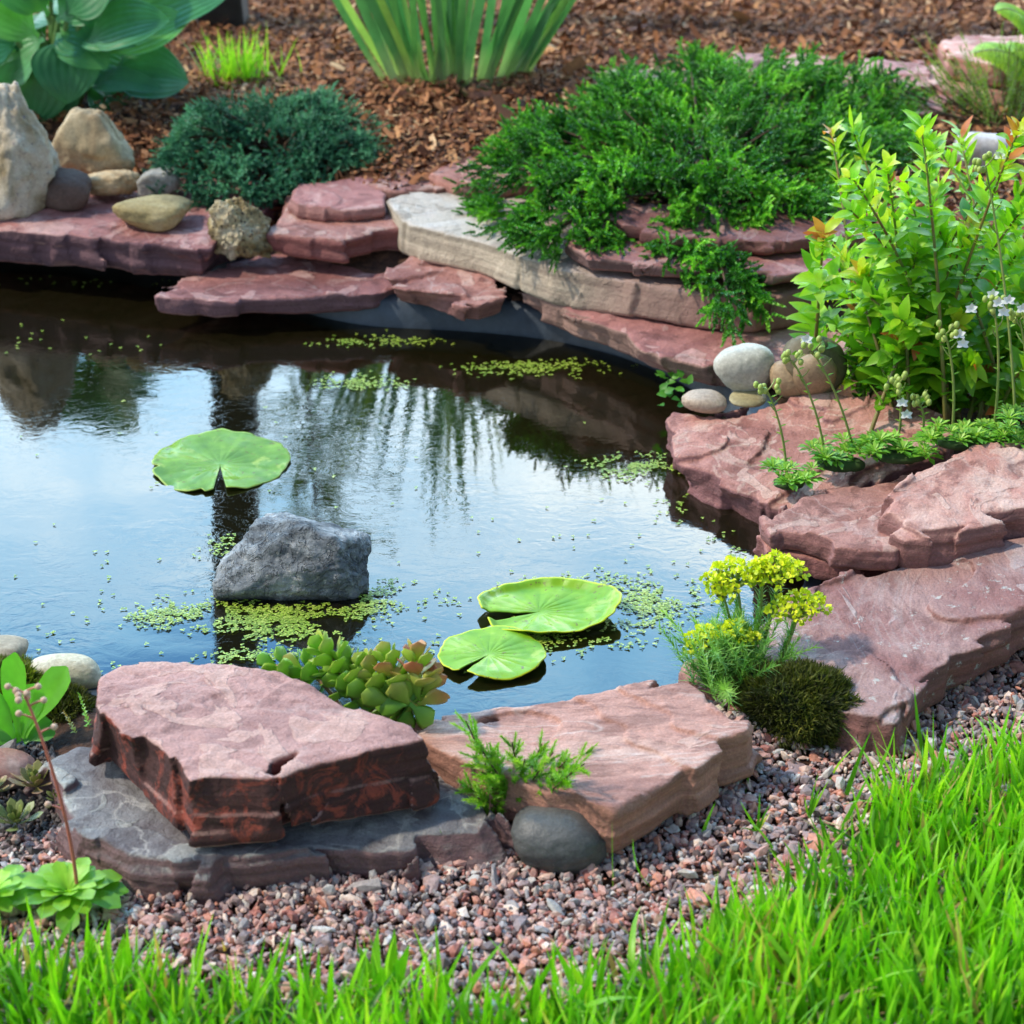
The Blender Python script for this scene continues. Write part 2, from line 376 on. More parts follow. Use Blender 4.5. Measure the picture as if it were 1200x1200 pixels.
# ------------------------------------------------------------------ rock builders
def surface_nets(F, org, h):
    nx, ny, nz = F.shape; s = F < 0
    c = s[:-1, :-1, :-1].astype(np.int8)
    for a in (0, 1):
        for b in (0, 1):
            for d in (0, 1):
                if a + b + d: c = c + s[a:nx - 1 + a, b:ny - 1 + b, d:nz - 1 + d]
    act = (c > 0) & (c < 8)
    idx = -np.ones(act.shape, np.int64); ii = np.argwhere(act); idx[act] = np.arange(len(ii))
    acc = np.zeros((len(ii), 3)); cnt = np.zeros(len(ii))
    i, j, k = ii.T
    for ax in range(3):
        o = [(0, 0), (0, 1), (1, 0), (1, 1)]
        for p, q in o:
            off = [0, 0, 0]; oth = [t for t in range(3) if t != ax]; off[oth[0]] = p; off[oth[1]] = q
            a = F[i + off[0], j + off[1], k + off[2]]
            off2 = list(off); off2[ax] += 1
            b = F[i + off2[0], j + off2[1], k + off2[2]]
            cr = (a < 0) != (b < 0); t = np.where(cr, a / np.where(cr, a - b, 1), 0)
            pos = np.tile(np.array(off, float), (len(ii), 1)); pos[:, ax] += t
            acc += pos * cr[:, None]; cnt += cr
    V = (ii + acc / cnt[:, None]) * h + org
    Fs = []
    for ax in range(3):
        oth = [t for t in range(3) if t != ax]
        sl0 = [slice(None)] * 3; sl1 = [slice(None)] * 3
        sl0[ax] = slice(0, -1); sl1[ax] = slice(1, None)
        for t in oth: sl0[t] = slice(1, -1); sl1[t] = slice(1, -1)
        A = s[tuple(sl0)]; Bq = s[tuple(sl1)]; e = np.argwhere(A != Bq)
        sg = A[tuple(e.T)]
        e = e.copy(); 
        for t in oth: e[:, t] += 1
        def vid(da, db):
            q = e.copy(); q[:, oth[0]] -= da; q[:, oth[1]] -= db; return idx[tuple(q.T)]
        quad = np.stack([vid(0, 0), vid(1, 0), vid(1, 1), vid(0, 1)], 1)
        flip = sg if ax != 1 else ~sg
        quad[~flip] = quad[~flip][:, ::-1]
        Fs.append(quad)
    return V, np.concatenate(Fs)

ALL_SLABS = []
def slab(top, z, thick, mat, label, group=None, h=0.0032, rug=1.0, step=0.006, lean=0.0, seed=0, name='stone_slab', cat='stone slab', ztilt=None, edge=0.006, tiers=3.0):
    """flat sandstone slab: traced top outline at height z (tilted plane through per-point heights), broken bedded sides"""
    pts = np.array([P(q[0], q[1], q[2] if len(q) > 2 else z) for q in top])
    A = np.c_[pts[:, :2], np.ones(len(pts))]; pl, *_ = np.linalg.lstsq(A, pts[:, 2], rcond=None)
    lo = pts[:, :2].min(0) - 0.03; hi = pts[:, :2].max(0) + 0.03
    zc = pts[:, 2]; zlo = zc.min() - thick - 0.03; zhi = zc.max() + 0.03
    gx = np.arange(lo[0], hi[0], h); gy = np.arange(lo[1], hi[1], h); gz = np.arange(zlo, zhi, h)
    X, Y = np.meshgrid(gx, gy, indexing='ij'); so = seed * 7.7 + 1.3
    q2 = np.stack([X * 9, Y * 9, np.full_like(X, so)], -1)
    wx = X + 0.004 * rug * fbm(q2 * 1.6, 3); wy = Y + 0.004 * rug * fbm(q2 * 1.6 + 31, 3)
    d2 = poly_sd(wx, wy, pts)
    pln = pl[0] * X + pl[1] * Y + pl[2]
    n = fbm(np.stack([X * 4.2, Y * 6.5, np.full_like(X, so + 5)], -1), 3)
    t = n * tiers * 0.5; tf = np.floor(t); tr = tf + smooth(0.93, 0.965, t - tf) + 0.10 * (t - tf)
    zt = pln + 0.62 * step * tr + 0.0012 * rug * fbm(np.stack([X * 22, Y * 30, np.full_like(X, so)], -1), 4)
    zt = np.minimum(zt, pln + step * 1.2)
    zt = zt + 0.0012 * fbm(np.stack([X * 70, Y * 90, np.full_like(X, so)], -1), 2)
    zb = pln - thick + 0.006 * perlin(np.stack([X * 8, Y * 8, np.full_like(X, so + 9)], -1))
    Z = gz[None, None, :]
    X3 = np.broadcast_to(X[..., None], X.shape + (len(gz),)); Y3 = np.broadcast_to(Y[..., None], X3.shape); Z3 = np.broadcast_to(Z, X3.shape)
    near = np.abs(d2) < 0.045
    dd = np.broadcast_to(d2[..., None], X3.shape).copy()
    rel = (Z3 - pln[..., None])[near]
    xs, ys = X3[near], Y3[near]
    rs_ = np.random.RandomState(seed * 13 + 1)
    def facets(n_per, tiltm, offm, js):
        nn_ = int(max(8, n_per * (hi[0] - lo[0]) * (hi[1] - lo[1]) / 0.06)); sd_ = np.c_[rs_.rand(nn_, 2) * (hi - lo) + lo, -thick * rs_.rand(nn_)]
        nv = rs_.normal(size=(nn_, 3)) * tiltm * np.array([1, 1, 0.9]); of = rs_.normal(size=nn_) * offm
        p_ = np.c_[xs[act_], ys[act_], rel[act_]]; pj = p_ + 0.006 * np.c_[perlin(p_ * 30), perlin(p_ * 30 + 9), perlin(p_ * 30 + 19)]
        wgt = np.array([1, 1, js * .35]); best = np.full(len(p_), 1e9); out = np.zeros(len(p_))
        for k in range(nn_):
            e = (pj - sd_[k]) * wgt; dq = (e * e).sum(1); m_ = dq < best; best[m_] = dq[m_]; out[m_] = ((p_[m_] - sd_[k]) @ nv[k]) + of[k]
        return out
    act_ = (np.abs(dd[near]) < 0.024) & (rel < 0.012) & (rel > -thick - 0.012)
    fq = np.zeros(xs.shape); fq[act_] = facets(22, 0.14, 0.0014, 1.3)
    beds = perlin(np.stack([xs * 4, ys * 4, rel * 60 + so], -1)); beds = np.sign(beds) * smooth(0.02, 0.14, np.abs(beds))
    chips = fbm(np.stack([xs * 40, ys * 40, rel * 46 + so], -1), 3)
    depth = -rel / thick
    dd[near] += np.clip(fq, -.012, .014) * rug + 0.0014 * rug * beds + 0.0015 * rug * chips + lean * depth * thick
    top_ = Z3 - zt[..., None]; bot = zb[..., None] - Z3
    F = np.maximum(np.maximum(dd, top_), bot)
    cn = edge * 0.28 * (1 + 1.8 * perlin(np.stack([X * 20, Y * 20, np.full_like(X, so + 3)], -1)))
    F = np.maximum(F, (dd + top_ + np.clip(cn, 0.001, 1)[..., None]) * 0.75)
    F = np.maximum(F, (dd + bot + 0.005) * 0.75)
    F[0] = F[-1] = 1; F[:, 0] = F[:, -1] = 1; F[:, :, 0] = F[:, :, -1] = 1
    V, Q = surface_nets(F, np.array([gx[0], gy[0], gz[0]]), h)
    o = make(name, V, Q, mat); tag(o, label, cat, group)
    ALL_SLABS.append((pts, z)); return o

def ico(sub):
    import bmesh
    bm = bmesh.new(); bmesh.ops.create_icosphere(bm, subdivisions=sub, radius=1.0)
    V = np.array([v.co[:] for v in bm.verts]); F = np.array([[v.index for v in f.verts] for f in bm.faces]); bm.free(); return V, F
ICO = {k: ico(k) for k in (1, 2, 3, 5, 6)}
def stone(box, zb, mat, label, cat='stone', name='stone', p=4, facets=10, dep=0.85, rough=0.05, seed=0, group=None, sub=5, sz=None, flat=0.0, rot=0.0, taper=0.0, lumps=0.0, squash=0.75):
    """boulder or pebble filling a photo box (x0,y0,x1,y1), standing on height zb"""
    x0, y0, x1, y1 = box; R = np.random.RandomState(seed + 5)
    c = P((x0 + x1) / 2, (y0 + y1) / 2, zb + 0.02); k = ppm(c); W = (x1 - x0) / k; D = W * dep; H = (y1 - y0) / k
    v = c - CAMP; pt = math.atan2(-v[2], v[1])
    if sz is None: sz = math.sqrt(max((H * 0.3) ** 2, H * H - (D * sin(pt)) ** 2)) / cos(pt)
    c = P((x0 + x1) / 2, (y0 + y1) / 2, zb + sz / 2 * 0.9)
    V, F = ICO[sub]; ns = unit(R.normal(size=(facets, 3)) * [1, 1, .8]); hs = squash + (1 - squash) * R.rand(facets)
    base = [[1, 0, 0], [-1, 0, 0], [0, 1, 0], [0, -1, 0], [0, 0, 1], [0, 0, -1]]
    ns = np.concatenate([ns, base]); hs = np.concatenate([hs, np.ones(6)])
    dt = np.clip(V @ ns.T, 0, None) / hs
    r = (dt ** p).sum(1) ** (-1 / p)
    r = r * (1 + rough * fbm(V * 2.2 + seed, 5, 0.55) + lumps * np.abs(perlin(V * 4 + seed)))
    Q = V * r[:, None]; Q /= np.abs(Q).max(0)
    if taper: Q[:, :2] *= (1 - taper * np.clip(Q[:, 2:3], -1, 1))
    cr, sr = cos(rot), sin(rot); x, z = Q[:, 0] * W / 2, Q[:, 2] * sz / 2
    Q = np.c_[x * cr - z * sr, Q[:, 1] * D / 2, x * sr + z * cr] + c
    o = make(name, Q, F, mat); tag(o, label, cat, group); return o

# ================================================================== GROUND
WZ = 0.03                                              # water level
POND = np.array([P(x, y, WZ)[:2] for x, y in [(-420, 284), (-100, 290), (100, 299), (230, 325), (320, 358), (420, 382), (550, 388), (640, 397), (712, 413),
        (775, 436), (850, 480), (890, 540), (940, 590), (950, 640), (945, 690), (890, 760), (840, 820), (700, 868), (520, 885), (300, 870), (150, 822), (60, 790), (-20, 782), (-200, 782), (-420, 785)]])
FRONT_Z = 0.012
def ground_z(X, Y):
    sd = poly_sd(X, Y, POND)
    back = smooth(0.0, 0.35, Y + 0.25 * np.clip(X, -1, 0.4) * 0)
    z = FRONT_Z + (0.060 + 0.085 * smooth(0.02, 0.35, sd)) * back
    z = z + 0.012 * perlin(np.stack([X * 2.2, Y * 2.2, X * 0 + 3.3], -1)) * smooth(0.1, 0.4, sd) * back
    z = z + 0.03 * smooth(2.0, 8, Y)
    z = z + 0.024 * smooth(0.13, 0.04, sd) * (1 - back)
    return np.where(sd < 0.02, -0.45, z), sd
def axis(lo, hi, fine_lo, fine_hi, h):
    a = np.arange(fine_lo, fine_hi, h); l = fine_lo - np.cumsum(h * 1.35 ** np.arange(1, 30)); l = l[l > lo]; r = fine_hi + np.cumsum(h * 1.35 ** np.arange(1, 30)); r = r[r < hi]
    return np.concatenate([[lo], l[::-1], a, r, [hi]])
gx = axis(-60, 60, -1.5, 1.5, 0.012); gy = axis(-20, 90, -1.0, 2.0, 0.012)
GX, GY = np.meshgrid(gx, gy, indexing='ij'); GZ, _ = ground_z(GX, GY)
idx = np.arange(GX.size).reshape(GX.shape)
gf = np.stack([idx[:-1, :-1], idx[1:, :-1], idx[1:, 1:], idx[:-1, 1:]], -1).reshape(-1, 4)
m, N, L, B = newmat('bark_soil'); tc = N.new('ShaderNodeTexCoord')
vv = tc.outputs['Object']
c_ = ramp(N, L, noise(N, L, vv, 55, 6, 0.7, 0.3), [(0.32, (0.018, 0.010, 0.007)), (0.5, (0.075, 0.032, 0.017)), (0.7, (0.20, 0.09, 0.045))])
L.new(c_, B.inputs['Base Color']); B.inputs['Roughness'].default_value = 0.9
L.new(bump(N, L, noise(N, L, vv, 70, 6, 0.7), 0.9, 0.012), B.inputs['Normal']); M_soil = m
g = make('ground', np.c_[GX.ravel(), GY.ravel(), GZ.ravel()], gf, M_soil, base=(0, 0, 0)); tag(g, kind='structure')

# pond liner: moulded dark basin with a rim
def dens(pts, n=14):
    out = []
    for k in range(len(pts)):
        a, b = pts[k], pts[(k + 1) % len(pts)]
        for t in range(n): out.append(a + (b - a) * t / n)
    out = np.array(out)
    for _ in range(30): out = (np.roll(out, 1, 0) + out * 2 + np.roll(out, -1, 0)) / 4
    return out
PD = dens(POND); tg = unit(np.roll(PD, -1, 0) - np.roll(PD, 1, 0)); outn = np.c_[tg[:, 1], -tg[:, 0]]
if ((PD - PD.mean(0)) * outn).sum() < 0: outn = -outn
cen = PD.mean(0)
rings = []
for off, zz in [(0.06, 0.045), (0.035, 0.058), (0.015, 0.060), (0.006, 0.052), (0.0, 0.02), (-0.004, -0.03), (-0.02, -0.10)]:
    bk = smooth(-.1, .25, PD[:, 1]); rings.append(np.c_[PD + outn * off * (.3 + .7 * bk)[:, None], np.minimum(zz + .01, .037 + .033 * bk)])
for sc, zz in [(0.88, -0.17), (0.7, -0.26), (0.45, -0.30), (0.2, -0.32), (0.02, -0.32)]:
    rings.append(np.c_[cen + (PD - cen) * sc, np.full(len(PD), zz)])
RV = np.array(rings); n1, n2 = RV.shape[:2]
RV = RV + 0.004 * np.stack([perlin(RV * 9), perlin(RV * 9 + 5), RV[..., 0] * 0], -1)
ix = np.arange(n1 * n2).reshape(n1, n2); nxr = np.roll(ix, -1, 1)
rf = np.stack([ix[:-1], nxr[:-1], nxr[1:], ix[1:]], -1).reshape(-1, 4)
M_liner = plain_mat('rubber_liner', (0.016, 0.024, 0.036), (0.055, 0.075, 0.10), 14, 0.5, 0.3, 0.004)
M_bed = plain_mat('silt', (0.02, 0.018, 0.008), (0.05, 0.04, 0.02), 14, 0.8)
ln = make('pond_liner', RV.reshape(-1, 3), rf, M_liner, base=(0, 0, -0.3)); tag(ln, 'dark blue-grey pond liner wall showing under the back stones', 'pond liner')

# water
wx = np.arange(-2.4, 1.2, 0.02); PDW = PD
wV = np.concatenate([np.c_[PD, np.full(len(PD), WZ)], [[cen[0], cen[1], WZ]]])
nW = len(PD); wF = np.array([[k, (k + 1) % nW, nW] for k in range(nW)])
if np.sum(PD[:, 0] * np.roll(PD[:, 1], -1) - PD[:, 1] * np.roll(PD[:, 0], -1)) < 0: wF = wF[:, ::-1]
m, N, L, B = newmat('pond_water'); geo = N.new('ShaderNodeTexCoord')
mp = N.new('ShaderNodeMapping'); mp.inputs['Scale'].default_value = (1, 1.7, 1); mp.inputs['Rotation'].default_value = (0, 0, 0.25); L.new(geo.outputs['Object'], mp.inputs['Vector']); wv = mp.outputs[0]
big = noise(N, L, wv, 5, 2, 0.5, 0.5); fine = noise(N, L, wv, 34, 3, 0.55, 1.2); patch = ramp(N, L, noise(N, L, wv, 3.2, 3, 0.5), [(0.38, (.12, .12, .12)), (0.62, (1, 1, 1))])
wr = mathn(N, L, 'ABSOLUTE', mathn(N, L, 'SUBTRACT', noise(N, L, wv, 24, 3, 0.6, 2.0), 0.5))
wrk = ramp(N, L, wr, [(0.0, (1, 1, 1)), (0.016, (0, 0, 0))])
h1 = mathn(N, L, 'MULTIPLY', fine, patch)
h1b = mathn(N, L, 'ADD', h1, mathn(N, L, 'MULTIPLY', mathn(N, L, 'MULTIPLY', wrk, patch), 0.10))
nb = bump(N, L, h1b, 0.05, 0.004, bump(N, L, big, 0.025, 0.012))
gl = N.new('ShaderNodeBsdfGlossy'); gl.inputs['Roughness'].default_value = 0.015; L.new(nb, gl.inputs['Normal'])
gl.inputs['Color'].default_value = (1, 1, 1, 1)
tr = N.new('ShaderNodeBsdfTransparent'); tr.inputs['Color'].default_value = (0.55, 0.44, 0.18, 1)
df = N.new('ShaderNodeBsdfDiffuse'); df.inputs['Color'].default_value = (0.022, 0.019, 0.006, 1)
m1 = N.new('ShaderNodeMixShader'); m1.inputs[0].default_value = 0.3; L.new(tr.outputs[0], m1.inputs[1]); L.new(df.outputs[0], m1.inputs[2])
fr = N.new('ShaderNodeFresnel'); fr.inputs['IOR'].default_value = 1.72; L.new(nb, fr.inputs['Normal'])
m2 = N.new('ShaderNodeMixShader'); L.new(fr.outputs[0], m2.inputs[0]); L.new(m1.outputs[0], m2.inputs[1]); L.new(gl.outputs[0], m2.inputs[2])
L.new(m2.outputs[0], N['Material Output'].inputs['Surface']); M_water = m
w = make('water', wV, wF, M_water, base=(0, 0, WZ)); tag(w, kind='structure')

# ================================================================== MATERIAL SETS
def PK(s=1): return [tuple(s * x for x in c) for c in [(0.28, 0.105, 0.082), (0.46, 0.215, 0.172), (0.61, 0.40, 0.33)]]   # pink
def PU(s=1): return [tuple(s * x for x in c) for c in [(0.17, 0.062, 0.057), (0.31, 0.130, 0.115), (0.47, 0.28, 0.25)]]    # purple

# ================================================================== SLABS, back of the pond
slab([(-120, 205), (100, 200), (332, 215), (333, 226), (300, 258), (262, 270), (243, 290), (120, 279), (0, 268), (-120, 262)], 0.120, 0.052, slab_mat(*PU(1.15), side=(0.17, 0.085, 0.10)),
     'long dusky purple slab under the pale boulders, left end of the back bank', seed=1, lean=0.1, step=0.004)
slab([(176, 348), (212, 324), (262, 308), (330, 295), (400, 286), (490, 280), (520, 300), (500, 330), (440, 345), (340, 348), (240, 348)], 0.080, 0.030, slab_mat(*PU(1.1), side=(0.20, 0.10, 0.11)),
     'low purple slab with a pointed left tip jutting over the dark water', seed=2, step=0.004, lean=0.35)
slab([(308, 268), (330, 240), (350, 214), (432, 206), (462, 232), (482, 262), (455, 262), (400, 276), (350, 272)], 0.135, 0.040, slab_mat(*PK(0.9), side=(0.28, 0.10, 0.09)),
     'brick-red two-tiered slab right of the craggy upright stone', seed=3, step=0.010, tiers=2.5)
slab([(338, 232), (350, 213), (430, 206), (452, 226), (448, 240), (400, 246), (350, 240)], 0.150, 0.022, slab_mat(*PU(1.3), side=(0.34, 0.16, 0.14)),
     'small mauve slab lying on the brick-red two-tiered slab', seed=4, step=0.004)
slab([(447, 326), (478, 300), (502, 292), (580, 322), (594, 344), (560, 354), (500, 344)], 0.100, 0.030, slab_mat(*PK(0.95), side=(0.33, 0.15, 0.13), veins=0.4),
     'small wedge of pink-red stone overhanging the pond under the pale slab', seed=5, step=0.009, lean=0.5, rug=1.3)
E_MAT = slab_mat((0.40, 0.34, 0.28), (0.54, 0.47, 0.40), (0.62, 0.57, 0.52), side=(0.48, 0.40, 0.30), veins=0.2, rough=0.85)
# colour of the long slab runs from chalky grey (left) to purple brown (right)
nt = E_MAT.node_tree; Nn, Ln = nt.nodes, nt.links
bs_in = Nn['Principled BSDF'].inputs['Base Color']; src = bs_in.links[0].from_socket
tcx = Nn.new('ShaderNodeTexCoord'); sx = Nn.new('ShaderNodeSeparateXYZ'); Ln.new(tcx.outputs['Object'], sx.inputs[0])
wob = mathn(Nn, Ln, 'ADD', sx.outputs['X'], mathn(Nn, Ln, 'MULTIPLY', noise(Nn, Ln, tcx.outputs['Object'], 9, 4), 0.16))
fx = ramp(Nn, Ln, mathn(Nn, Ln, 'ADD', wob, 0.4), [(0.36, (0, 0, 0)), (0.62, (1, 1, 1))])
brn = ramp(Nn, Ln, noise(Nn, Ln, tcx.outputs['Object'], 12, 5), [(0.35, (0.18, 0.085, 0.08)), (0.65, (0.36, 0.20, 0.17))])
Ln.new(mixc(Nn, Ln, fx, src, brn), bs_in)
slab([(455, 236), (486, 219), (600, 215), (760, 260), (962, 300), (964, 336), (886, 352), (760, 336), (650, 314), (560, 282), (478, 262)], 0.145, 0.046, E_MAT,
     'long chalky grey slab turning purple-brown to the right, under the big juniper', seed=6, step=0.003, lean=-0.15, rug=0.35)
slab([(672, 280), (700, 264), (850, 258), (1000, 280), (1010, 312), (930, 318), (838, 314), (745, 308), (690, 300)], 0.172, 0.020, slab_mat(*PU(1.05), side=(0.26, 0.15, 0.14)),
     'thin purple slab on the long grey slab, below the hanging juniper twigs', seed=7, step=0.003)
slab([(708, 256), (722, 236), (980, 240), (1030, 272), (900, 280), (790, 276)], 0.196, 0.022, slab_mat(*PU(0.9)),
     'dark purple slab half hidden under the big juniper', seed=8)
slab([(586, 334), (760, 340), (990, 360), (1020, 400), (985, 420), (890, 432), (830, 426), (772, 418), (748, 392), (660, 366)], 0.098, 0.036, slab_mat(*PU(1.25), side=(0.34, 0.20, 0.16), veins=0.4),
     'broad lower slab with a tan edge curving over the blue-grey liner', seed=9, step=0.005, lean=0.35)
slab([(424, 216), (500, 186), (600, 150), (650, 146), (640, 180), (560, 214), (505, 222), (460, 224)], 0.150, 0.025, slab_mat(*PK(0.85)),
     'dull pink slab edging the bark mulch in front of the iris', seed=10, step=0.003)
slab([(503, 203), (560, 178), (625, 152), (700, 160), (700, 200), (590, 218), (545, 215)], 0.163, 0.025, slab_mat(*PK(1.15)),
     'light pink slab lying beside the left tips of the big juniper', seed=11, step=0.003)
# right bank
slab([(776, 484, .085), (786, 470, .09), (850, 472, .10), (960, 455, .115), (1080, 470, .12), (1125, 505, .12), (1040, 545, .105), (965, 580, .085), (900, 598, .06), (850, 575, .055), (800, 545, .06)], 0.08, 0.045,
     slab_mat(*PK(0.98), side=(0.22, 0.095, 0.095), veins=0.5, vein=(0.58, 0.42, 0.34)), 'mottled pink slab sloping into the water below the round pebbles', seed=12, step=0.008, rug=1.2, h=0.0026, tiers=4, lean=0.2)
slab([(905, 598), (945, 576), (1060, 556), (1120, 570), (1110, 612), (1050, 640), (990, 634), (912, 622)], 0.100, 0.028, slab_mat(*PK(0.85), side=(0.27, 0.12, 0.11), veins=0.35),
     'layered red slab wedged under the large pink slab on the right bank', seed=13, step=0.008, rug=1.3, h=0.003)
slab([(888, 628), (930, 606), (1060, 610), (1120, 640), (1060, 660), (1000, 662), (900, 648)], 0.072, 0.022, slab_mat(*PK(0.95), side=(0.27, 0.11, 0.10)),
     'lowest red slab at the narrow right corner of the water', seed=14, step=0.006, h=0.003)
slab([(1026, 604, .118), (1050, 570, .13), (1080, 540, .14), (1200, 514, .15), (1330, 520, .15), (1320, 570, .14), (1200, 590, .135), (1110, 622, .12), (1060, 628, .115)], 0.135, 0.042,
     slab_mat(*PK(1.05), side=(0.24, 0.11, 0.10), veins=0.3), 'large pink slab on top of the right bank by the saxifrage mat', seed=15, step=0.007, h=0.0026, rug=1.1)
slab([(880, 760, .06), (910, 700, .07), (985, 668, .08), (1060, 655, .085), (1200, 628, .10), (1330, 610, .11), (1330, 680, .10), (1204, 712, .085), (1140, 752, .075), (1085, 790, .07), (1046, 836, .06), (1008, 842, .055), (950, 820, .055)], 0.08, 0.046,
     slab_mat((0.27, 0.12, 0.105), (0.37, 0.22, 0.195), (0.46, 0.37, 0.35), side=(0.24, 0.105, 0.09), veins=0.18, vein=(0.55, 0.5, 0.47), lichen=0.6, streak=(1, 0.6)), 'big long slab with grey worn films, right side beside the gravel', seed=16, step=0.009, h=0.0026, tiers=3.4, lean=-0.1)
slab([(790, 786), (800, 772), (840, 768), (880, 790), (860, 810), (800, 800)], 0.050, 0.022, slab_mat(*PK(0.8)), 'small red stone at the water edge under the yellow flowers', seed=17, step=0.003, name='stone', cat='stone')
# front bank
slab([(485, 838), (560, 834), (640, 822), (720, 806), (792, 796), (812, 800), (850, 822), (884, 848), (880, 862), (820, 892), (775, 918), (718, 944), (690, 936), (640, 930), (560, 895), (500, 868)], 0.076, 0.05,
     slab_mat((0.33, 0.155, 0.12), (0.50, 0.26, 0.20), (0.62, 0.41, 0.33), side=(0.42, 0.20, 0.14), veins=0.45, vein=(0.6, 0.48, 0.42), streak=(0.35, 1.6)), 'flat salmon-pink slab in the middle of the front bank', seed=18, step=0.005, h=0.0022, lean=-0.1, tiers=4)
slab([(52, 885), (85, 858), (200, 852), (400, 870), (535, 905), (562, 930), (583, 966), (560, 974), (470, 985), (380, 984), (330, 996), (240, 1006), (150, 1004), (100, 984), (78, 945)], 0.052, 0.046,
     slab_mat((0.12, 0.095, 0.10), (0.20, 0.19, 0.19), (0.33, 0.33, 0.30), side=(0.20, 0.115, 0.115), veins=0.5, vein=(0.5, 0.47, 0.42), rough=0.68), 'wide grey-violet slab lying on the gravel under the thick red slab', seed=52, step=0.012, h=0.0022, rug=1.25, tiers=3, lean=-0.25)
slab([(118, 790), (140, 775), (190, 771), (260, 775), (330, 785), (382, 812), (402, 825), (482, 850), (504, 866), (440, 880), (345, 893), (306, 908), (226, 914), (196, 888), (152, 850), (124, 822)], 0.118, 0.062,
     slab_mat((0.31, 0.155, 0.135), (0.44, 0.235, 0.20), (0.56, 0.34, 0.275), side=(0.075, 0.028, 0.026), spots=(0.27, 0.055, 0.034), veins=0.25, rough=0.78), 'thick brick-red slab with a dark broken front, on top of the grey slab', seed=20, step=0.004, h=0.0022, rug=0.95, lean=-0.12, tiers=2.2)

# ================================================================== STONES
R_white = rock_mat('pale_rock', [(0.30, 0.23, 0.13), (0.52, 0.44, 0.32), (0.64, 0.57, 0.46)], 16, 260, 0.85, 0.8, (0.22, 0.17, 0.19), 0.6)
R_tan = rock_mat('tan_rock', [(0.28, 0.20, 0.11), (0.42, 0.33, 0.20), (0.50, 0.42, 0.28)], 12, 260, 0.8, 0.35)
stone((-40, 104, 62, 246), 0.12, R_white, 'tall pale pitted boulder at the left edge of the photo', 'boulder', 'boulder', p=12, facets=16, rough=0.16, seed=1, taper=0.38, squash=.68, lumps=.08, dep=0.8)
stone((60, 124, 168, 214), 0.12, R_tan, 'tan angular boulder with a peaked top below the hosta', 'boulder', 'boulder', p=12, facets=10, rough=0.10, seed=13, taper=0.55, squash=.7, dep=0.7)
stone((42, 196, 108, 244), 0.12, rock_mat('brown_rock', [(0.10, 0.06, 0.045), (0.17, 0.11, 0.085)], 10, 260, 0.8, 0.3), 'dull brown stone between the two pale boulders', seed=3, p=5)
stone((96, 196, 164, 234), 0.12, rock_mat('ochre_rock', [(0.26, 0.16, 0.07), (0.48, 0.33, 0.17), (0.55, 0.42, 0.25)], 20, 260, 0.8, 0.5), 'small ochre stone on the purple slab, topping the olive one', seed=4, p=5, rough=0.1)
stone((162, 194, 218, 232), 0.12, rock_mat('grey_rock', [(0.26, 0.24, 0.20), (0.42, 0.40, 0.36)], 25, 260, 0.85, 0.7), 'small weathered grey stone beside the blue-green juniper', seed=5, p=9, rough=0.08)
stone((130, 226, 222, 268), 0.118, rock_mat('olive_rock', [(0.20, 0.15, 0.06), (0.34, 0.27, 0.12), (0.42, 0.35, 0.19)], 14, 260, 0.75, 0.3), 'flat olive-yellow stone lying on the purple slab', seed=6, p=6, dep=0.7)
stone((240, 232, 318, 310), 0.085, rock_mat('crag_rock', [(0.16, 0.11, 0.04), (0.42, 0.33, 0.17), (0.60, 0.52, 0.36)], 26, 200, 0.9, 1.0, (0.06, 0.045, 0.03), 0.56), 'craggy upright yellowish stone at the joint of the purple slabs', seed=7, p=9, rough=0.20, lumps=0.12, taper=0.25, dep=0.7, sub=6)
stone((258, 598, 450, 722), -0.008, wet_band(rock_mat('bluegrey_rock', [(0.07, 0.082, 0.095), (0.17, 0.19, 0.205), (0.36, 0.38, 0.39)], 22, 240, 0.62, 1.0, (0.42, 0.42, 0.40), 0.60, 0.9), 0.040, 0.052), 'jagged blue-grey rock rising out of the water', 'rock', 'rock', seed=21, p=22, facets=18, rough=0.09, dep=0.75, sz=.125, sub=6, squash=0.66, lumps=0.04)
stone((599, 932, 721, 1026), 0.008, rock_mat('slate_pebble', [(0.035, 0.036, 0.036), (0.065, 0.067, 0.067), (0.11, 0.11, 0.105)], 11, 300, 0.45, 0.35, (0.25, 0.2, 0.17), 0.66), 'smooth dark grey cobble on the gravel in front of the heather', 'cobble', 'cobble', seed=9, p=2.3, facets=6, rough=0.03, dep=0.95, squash=0.9)
stone((555, 950, 604, 984), 0.008, rock_mat('grit_rock', [(0.10, 0.09, 0.085), (0.25, 0.23, 0.22)], 40, 260, 0.85, 0.9), 'small gritty grey stone left of the dark cobble', seed=10, p=8, rough=0.15)
sp = lambda c: rock_mat('river_pebble', c, 9, 260, 0.6, 0.15)
stone((838, 401, 909, 464), 0.098, sp([(0.34, 0.32, 0.26), (0.48, 0.47, 0.41)]), 'largest pale grey-white pebble on the right bank', 'pebble', 'pebble', seed=11, p=2.8, rough=0.03, rot=0.25, dep=0.8, squash=.85)
stone((908, 390, 992, 458), 0.112, sp([(0.085, 0.07, 0.035), (0.15, 0.12, 0.07)]), 'dark olive pebble at the back of the pebble group', 'pebble', 'pebble', seed=12, p=2.4, rough=0.03, squash=.92)
stone((928, 408, 992, 470), 0.105, sp([(0.20, 0.13, 0.07), (0.30, 0.21, 0.13)]), 'brown pebble leaning against the dark olive pebble', 'pebble', 'pebble', seed=13, p=2.4, rough=0.03, squash=.92)
stone((901, 424, 950, 470), 0.10, sp([(0.30, 0.20, 0.11), (0.40, 0.29, 0.18)]), 'small tan pebble between the white one and the brown one', 'pebble', 'pebble', seed=14, p=2.4, rough=0.03, squash=.92)
